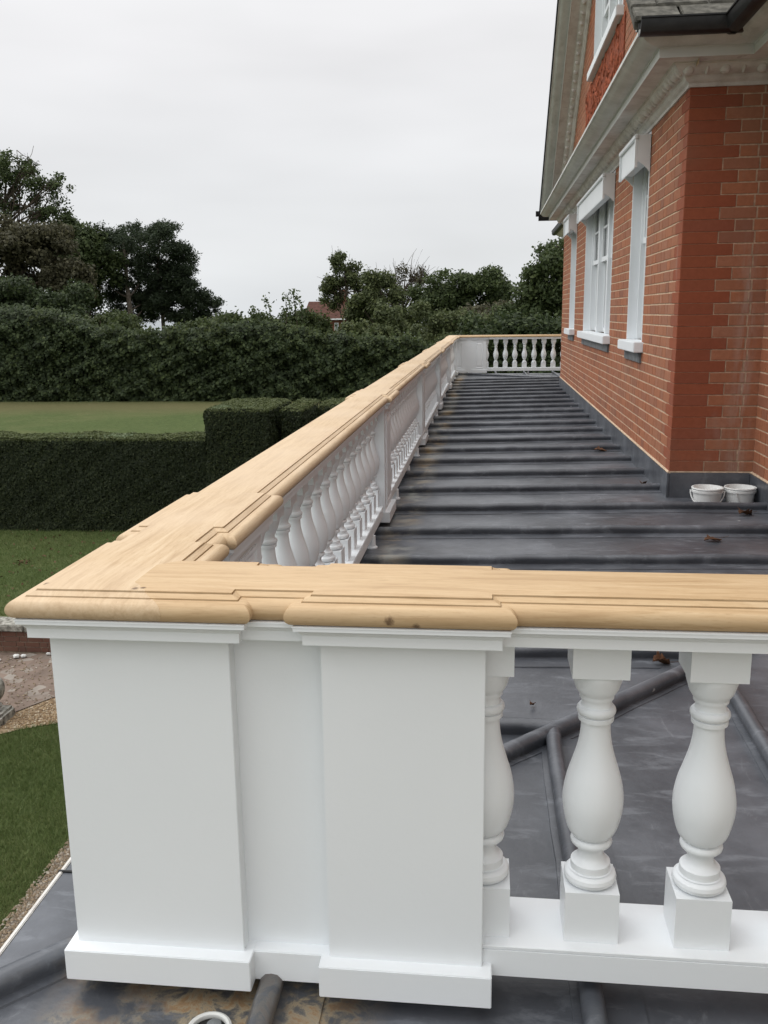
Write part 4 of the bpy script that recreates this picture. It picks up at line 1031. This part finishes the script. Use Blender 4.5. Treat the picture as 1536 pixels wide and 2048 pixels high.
# broad pine with layered pads
YP = 63
def pine():
    t = empty('pine_tree', (wx(258, YP), YP, UZ), 'broad dark pine with layered crown and bare grey trunks', 'tree', TB)
    rr_ = np.random.default_rng(41); mb = MB()
    tr = limb(mb, (wx(262, YP), YP, UZ), (wx(248, YP), YP, wz(480, YP)), .30, .10, .008, rr_, 10)
    mb.make('trunk', 'pinebark', t, smooth=True)
    mb = MB(); tr2 = limb(mb, (wx(314, YP), YP+1.5, UZ), (wx(305, YP), YP+1.5, wz(520, YP)), .22, .08, .01, rr_, 8)
    mb.make('trunk', 'pinebark', t, smooth=True)
    pads = [(275, 545, 1.4, .5), (295, 575, 1.3, .5), (285, 600, 1.2, .4), (285, 458, 1.9, .5), (245, 466, 1.5, .5), (318, 470, 1.0, .45), (215, 488, 1.4, .6), (300, 492, 2.0, .6), (265, 485, 1.8, .6), (338, 470, .55, .26), (255, 515, 2.0, .6), (325, 508, 1.5, .5), (370, 505, .62, .32), (352, 498, .7, .3), (215, 535, 1.6, .6), (300, 530, 2.0, .6), (325, 542, 1.3, .45), (365, 543, .62, .20), (348, 540, .7, .24), (190, 560, 1.4, .6), (280, 555, 1.9, .5), (330, 565, 1.2, .4), (370, 567, .62, .18), (352, 566, .7, .2), (230, 580, 1.7, .55), (305, 585, 1.6, .5), (352, 588, 1.0, .3), (381, 586, .65, .18), (200, 600, 1.4, .6), (270, 605, 1.5, .45), (325, 606, 1.6, .42), (372, 606, 1.0, .26), (404, 603, .66, .19), (225, 625, 1.3, .5), (300, 626, 1.2, .4), (350, 626, 1.2, .3), (392, 626, .66, .18), (365, 642, .9, .22), (190, 640, 1.2, .5)]
    cl = []; mb = MB()
    for (px, py, a, c) in pads:
        q = lob(px, py, YP, a, c, a*1.1)
        y0 = YP+(rr_.uniform(-1.6, 2.0) if py < 500 else rr_.uniform(.6, 2.8))
        for _ in range(int(9+7*a)):
            d = rr_.uniform(-1, 1, 3); cl.append((q[0]+d[0]*a*1.05, y0+d[1]*a, q[2]+d[2]*c*.9-.25*abs(d[0])*c, .22+.12*rr_.uniform(), .26, .17))
        src = tr if px < 300 else tr2
        limb(mb, src[int(np.clip((wz(py, YP)-.6-UZ)/(wz(480, YP)-UZ)*10, 2, len(src)-1))], (q[0], y0, q[2]-.1), .075, .02, .05, rr_, 5)
    limb(mb, tr[3], (wx(290, YP), YP-.3, wz(640, YP)), .07, .02, .05, rr_, 5)
    mb.make('branches', 'pinebark', t, smooth=True)
    crown('crown', t, cl, 62000, .24, 'leaf_pine', 42, .30, .35, 1.1)
pine()
# middle distance to the right
tree('birch_tree', 'slender airy tree standing in front of the distant red-roofed house', (wx(700, 64), 64, UZ), [lob(700, 530, 64, 1.2, .9), lob(680, 560, 64, 1.2, 1.0), lob(722, 560, 64, 1.1, 1.0), lob(700, 600, 64, 1.5, 1.2), lob(655, 588, 64, .8, .7), lob(735, 590, 64, .9, .9)], 7000, .15, 'leaf_mid', 51, .16, 'tree', TB, 10, 'bark', (.2, .36), 14, 3, .3, dens=1.3)
tree('bare_tree', 'half bare twiggy tree with few leaves right of the slender tree', (wx(800, 68), 68, UZ), [lob(815, 565, 68, 1.5, 1.3), lob(775, 570, 68, 1.2, 1.3), lob(840, 560, 68, .9, .9), lob(790, 610, 68, 1.5, 1.2)], 1900, .14, 'leaf_brown', 52, .17, 'tree', TB, 12, 'bark', (.2, .36), 40, 9, .3, dens=1.0)
tree('deciduous_tree', 'leafy green tree below and left of the bare tree', (wx(765, 58), 58, UZ), [lob(765, 590, 58, 1.3, 1.3), lob(745, 625, 58, 1.6, 1.2), lob(800, 635, 58, 1.4, 1.0)], 8500, .16, 'leaf_mid', 53, .16, 'tree', TB, 12)
tree('evergreen_oak', 'wide dark rounded evergreen left of the house corner', (wx(930, 66), 66, UZ), [lob(920, 575, 66, 2.4, 1.3), lob(980, 580, 66, 1.9, 1.3), lob(875, 590, 66, 1.7, 1.2), lob(940, 620, 66, 3.0, 1.4), lob(1000, 610, 66, 1.4, 1.4), lob(870, 635, 66, 1.9, 1.1)], 17000, .18, 'leaf_tree', 54, .25, 'tree', TB, 14)
tree('deciduous_tree', 'dark tree rising beside the house wall under the far eave', (wx(1100, 56), 56, UZ), [lob(1115, 510, 56, 1.5, 1.3), lob(1095, 560, 56, 1.9, 1.4), lob(1150, 540, 56, 2.0, 1.8), lob(1070, 620, 56, 2.2, 1.5), lob(1120, 620, 56, 2.0, 1.6), lob(1035, 640, 56, 1.5, 1.0)], 15000, .18, 'leaf_tree', 55, .22, 'tree', TB, 14)
tree('deciduous_tree', 'low olive tree between the evergreen and the wall-side tree', (wx(1020, 58), 58, UZ), [lob(1020, 640, 58, 1.8, 1.0), lob(965, 645, 58, 2.2, 1.0)], 7500, .17, 'leaf_brown', 56, .15, 'tree', TB, 12)

# ---- distant house among the trees
YH = 78
dh = empty('distant_house', (wx(655, YH), YH, UZ), 'distant red-roofed brick house half hidden behind trees', 'house')
x0, x1, ze, zr = wx(610, YH), wx(715, YH), wz(636, YH), wz(598, YH)
box('wall', 'housewall', dh, (x0+.3, x1+.5, YH, YH+6, UZ, ze))
MB().add([(x0, YH-.4, ze), (x1+.8, YH-.4, ze), (x1+.8, YH+3, zr), (x0, YH+3, zr), (x0, YH+6.4, ze), (x1+.8, YH+6.4, ze)], [(0, 1, 2, 3), (3, 2, 5, 4), (0, 3, 4), (1, 5, 2), (0, 4, 5, 1)]).make('roof', 'redroof', dh)
box('gable_wing', 'housewall', dh, (wx(672, YH), wx(712, YH), YH-1.6, YH+.2, UZ, wz(632, YH)))
MB().add([(wx(668, YH), YH-1.9, wz(632, YH)), (wx(716, YH), YH-1.9, wz(632, YH)), (wx(716, YH), YH+.4, wz(607, YH)), (wx(668, YH), YH+.4, wz(607, YH))], [(0, 1, 2, 3)]).make('wing_roof', 'redroof', dh)
box('eave_board', 'white', dh, (wx(668, YH), wx(716, YH), YH-1.95, YH-1.88, wz(634.5, YH), wz(632, YH)))
for px in (684, 697): 
    w_ = box('window', 'white', dh, (wx(px-4, YH), wx(px+4, YH), YH-1.64, YH-1.58, wz(655, YH), wz(640, YH))); box('pane', 'glass', w_, (wx(px-3, YH), wx(px+3, YH), YH-1.66, YH-1.645, wz(654, YH), wz(641, YH)))
ch = box('chimney', 'housewall', dh, (wx(676, YH), wx(688, YH), YH+2.6, YH+3.4, zr-.5, wz(578, YH)), .03)
box('chimney_cap', 'housewall', ch, (wx(675, YH), wx(689, YH), YH+2.55, YH+3.45, wz(578, YH)+.002, wz(575.5, YH)))

# ---- clipped yew hedges on the lawn
def yew(name, label, x0, x1, y0, y1, z1, n, seed, rnd=.10, taper=.08, clip=None, group='clipped yew hedges'):
    t = empty(name, ((x0+x1)/2, (y0+y1)/2, UZ), label, 'hedge', group); r = np.random.default_rng(seed)
    A = [(z1-UZ)*(x1-x0), (z1-UZ)*(y1-y0), (z1-UZ)*(y1-y0), (x1-x0)*(y1-y0)]; A = np.array(A)/sum(A)
    k = r.choice(4, n, p=A); u = r.uniform(0, 1, n); v_ = r.uniform(0, 1, n)
    X = np.where(k == 0, x0+(x1-x0)*u, np.where(k == 1, x0, np.where(k == 2, x1, x0+(x1-x0)*u)))
    Y = np.where(k == 0, y0, np.where(k == 3, y0+(y1-y0)*v_, y0+(y1-y0)*u)); Z = np.where(k == 3, z1, UZ+(z1-UZ)*v_)
    N = np.stack([np.where(k == 1, -1, np.where(k == 2, 1, 0)), np.where(k == 0, -1, 0), np.where(k == 3, 1, .25)], 1).astype(float)
    # round the arrises, slight batter and unevenness
    cx, cy = (x0+x1)/2, (y0+y1)/2
    ux = np.clip((np.abs(X-cx)-((x1-x0)/2-rnd))/rnd, 0, 1); uy = np.clip((np.abs(Y-cy)-((y1-y0)/2-rnd))/rnd, 0, 1); uz = np.clip((Z-(z1-rnd))/rnd, 0, 1)
    q = np.maximum(np.sqrt(ux**2+uy**2+uz**2)-1, 0)*rnd*.55
    X -= np.sign(X-cx)*ux*q; Y -= np.sign(Y-cy)*uy*q; Z -= uz*q
    h = (Z-UZ)/(z1-UZ); X -= np.sign(X-cx)*taper*h*(ux > 0); Y -= np.sign(Y-cy)*taper*h*(uy > 0)
    e_ = sn(X*1.6, Z*1.9, Y*1.5, seed)*.045+sn(X*6, Z*6, Y*6, seed+1)*.018
    P = np.stack([X, Y, Z], 1)+N*e_[:, None]+r.normal(0, .008, (n, 3))
    top = (k == 3) | (uz > .55)
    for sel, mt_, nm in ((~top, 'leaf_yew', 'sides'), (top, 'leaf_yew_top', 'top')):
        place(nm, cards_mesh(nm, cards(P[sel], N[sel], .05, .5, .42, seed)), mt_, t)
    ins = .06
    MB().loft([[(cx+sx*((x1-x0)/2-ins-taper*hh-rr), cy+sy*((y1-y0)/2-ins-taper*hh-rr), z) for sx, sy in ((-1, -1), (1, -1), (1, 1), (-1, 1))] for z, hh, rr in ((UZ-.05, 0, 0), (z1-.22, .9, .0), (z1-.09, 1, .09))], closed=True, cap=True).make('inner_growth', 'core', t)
    if clip:
        c0, c1, m = clip; q = np.stack([r.uniform(c0, c1, m), r.normal(y0+.40, .17, m), np.full(m, z1+.02)], 1)
        q[:, 1] = np.clip(q[:, 1], y0+.02, y1-.1)
        place('clippings', cards_mesh('clippings', cards(q, np.tile((0., 0, 1), (m, 1)), .055, .35, .5, seed+5)), 'leaf_clip', t, kind='stuff')
    return t
yew('clipped_hedge', 'long low clipped yew hedge along the lawn edge at left', -13.5, -5.30, 16.95, 17.95, -2.33, 95000, 61, clip=(-8.2, -7.0, 420))
yew('clipped_hedge', 'tall square clipped yew block at the hedge end', -5.38, -4.05, 16.85, 19.1, -1.755, 50000, 62, .07, .04, clip=(-5.25, -4.5, 500))
yew('clipped_hedge', 'narrow rounded yew block beside the tall square one', -4.02, -3.45, 17.3, 19.4, -1.775, 18000, 63, .12, .05)
yew('clipped_hedge', 'rounded yew block just left of the oak handrail', -3.55, -2.5, 18.6, 20.4, -1.83, 18000, 64, .14, .05)

# ---- grass, pebbles, litter
def blades(name, pts, z, hgt, w, mat, seed):
    r = np.random.default_rng(seed); n = len(pts); a = r.uniform(0, 6.283, n); h = hgt*r.uniform(.5, 1.3, n)
    P = np.concatenate([pts, np.full((n, 1), z)], 1); d = np.stack([np.cos(a), np.sin(a), np.zeros(n)], 1)*w/2
    lean = np.stack([r.normal(0, .6, n)*h, r.normal(0, .6, n)*h, h], 1)
    V = np.stack([P-d, P+d, P+lean*.6+d*.5, P+lean], 1).reshape(-1, 3)
    return tag(place(name, cards_mesh(name, V), mat), kind='stuff')
def inpoly(p, poly):
    x, y = p[:, 0], p[:, 1]; c = np.zeros(len(p), bool); j = len(poly)-1
    for i in range(len(poly)):
        xi, yi = poly[i]; xj, yj = poly[j]
        c ^= ((yi > y) != (yj > y)) & (x < (xj-xi)*(y-yi)/(yj-yi+1e-12)+xi); j = i
    return c
r = np.random.default_rng(77)
p = np.stack([r.uniform(-6.4, -3.66, 70000), r.uniform(5.2, 9.45, 70000)], 1)
lawn1 = [(-3.68+.02, 5.0), (-3.67, 9.40), (-4.8, 9.40), (-5.2, 9.2), (-5.5, 8.95), (-6.2, 8.75), (-6.5, 8.7), (-6.5, 5)]
tag(blades('lawn_grass', p[inpoly(p, lawn1)], GZ-.03, .055, .006, 'blade', 1), 'short mown grass of the lower lawn by the gravel', 'grass')
p = np.stack([r.uniform(-10.5, -4.8, 60000), r.uniform(11.8, 17.1, 60000)], 1); p = p[p[:, 0] > -.62*p[:, 1]]
tag(blades('lawn_grass', p, UZ-.002, .05, .008, 'blade', 2), 'short mown grass between garden wall and clipped hedge', 'grass')
def pebbles(name, n, fx, fy, poly, z, s, mat, seed):
    r = np.random.default_rng(seed); q = np.stack([r.uniform(*fx, n), r.uniform(*fy, n)], 1); q = q[inpoly(q, poly)]
    base = np.array([(1, 0, 0), (-.5, .87, 0), (-.5, -.87, 0), (0, 0, .7), (0, 0, -.7)]); V = []; Fc = []
    for i, (x, y) in enumerate(q):
        a = r.uniform(0, 6.3); c_, s_ = math.cos(a), math.sin(a); k = s*r.uniform(.5, 1.3); b2 = base*k*r.uniform(.7, 1.2, (5, 3)); b2 = np.stack([b2[:, 0]*c_-b2[:, 1]*s_, b2[:, 0]*s_+b2[:, 1]*c_, b2[:, 2]], 1)
        V += [tuple(t) for t in b2+np.array((x, y, z+k*.15))]; o = i*5; Fc += [(o, o+1, o+3), (o+1, o+2, o+3), (o+2, o, o+3), (o+1, o, o+4), (o+2, o+1, o+4), (o, o+2, o+4)]
    me = bpy.data.meshes.new(name); me.from_pydata(V, [], Fc); return tag(place(name, me, mat), kind='stuff')
tag(pebbles('loose_gravel', 9000, (-3.72, -2.9), (4.6, 8.2), [(-3.71, 4.6), (-2.9, 4.6), (-2.9, 8.2), (-3.69, 8.2)], GZ-.006, .017, 'pebble', 5), 'grey flint gravel strip below the roof edge', 'gravel')
tag(pebbles('loose_gravel', 9000, (-5.9, -3.7), (8.9, 11.4), [(-5.75, 9.1), (-5.2, 9.15), (-4.8, 9.38), (-3.72, 9.4), (-3.72, 11.2), (-4.2, 11.2), (-5.3, 9.95)], GZ-.012, .018, 'pebble_tan', 6), 'tan gravel between lawn and brick path', 'gravel')
tag(pebbles('path_grit', 1300, (-7.5, -4.3), (9.2, 11.3), [(-7.5, 9.3), (-6, 9.2), (-5.3, 10), (-4.3, 11.3), (-7.5, 11.3)], GZ, .016, 'pebble', 7), 'scattered pale grit on the brick path', 'grit')
q = np.stack([np.concatenate([r.uniform(-9.5, -5.2, 240), r.normal(-8.0, .10, 26), r.normal(-6.65, .06, 12)]), np.concatenate([r.uniform(12.2, 17.0, 240), r.normal(14.6, .12, 26), r.normal(13.9, .08, 12)]), np.full(278, UZ+.03)], 1)
lf = place('leaf_litter', cards_mesh('leaf_litter', cards(q, np.tile((0., 0, 1), (278, 1)), .05, .7, .5, 8)), 'deadleaf'); tag(lf, 'fallen brown leaves scattered on the lawn before the hedge', 'leaves', kind='stuff')
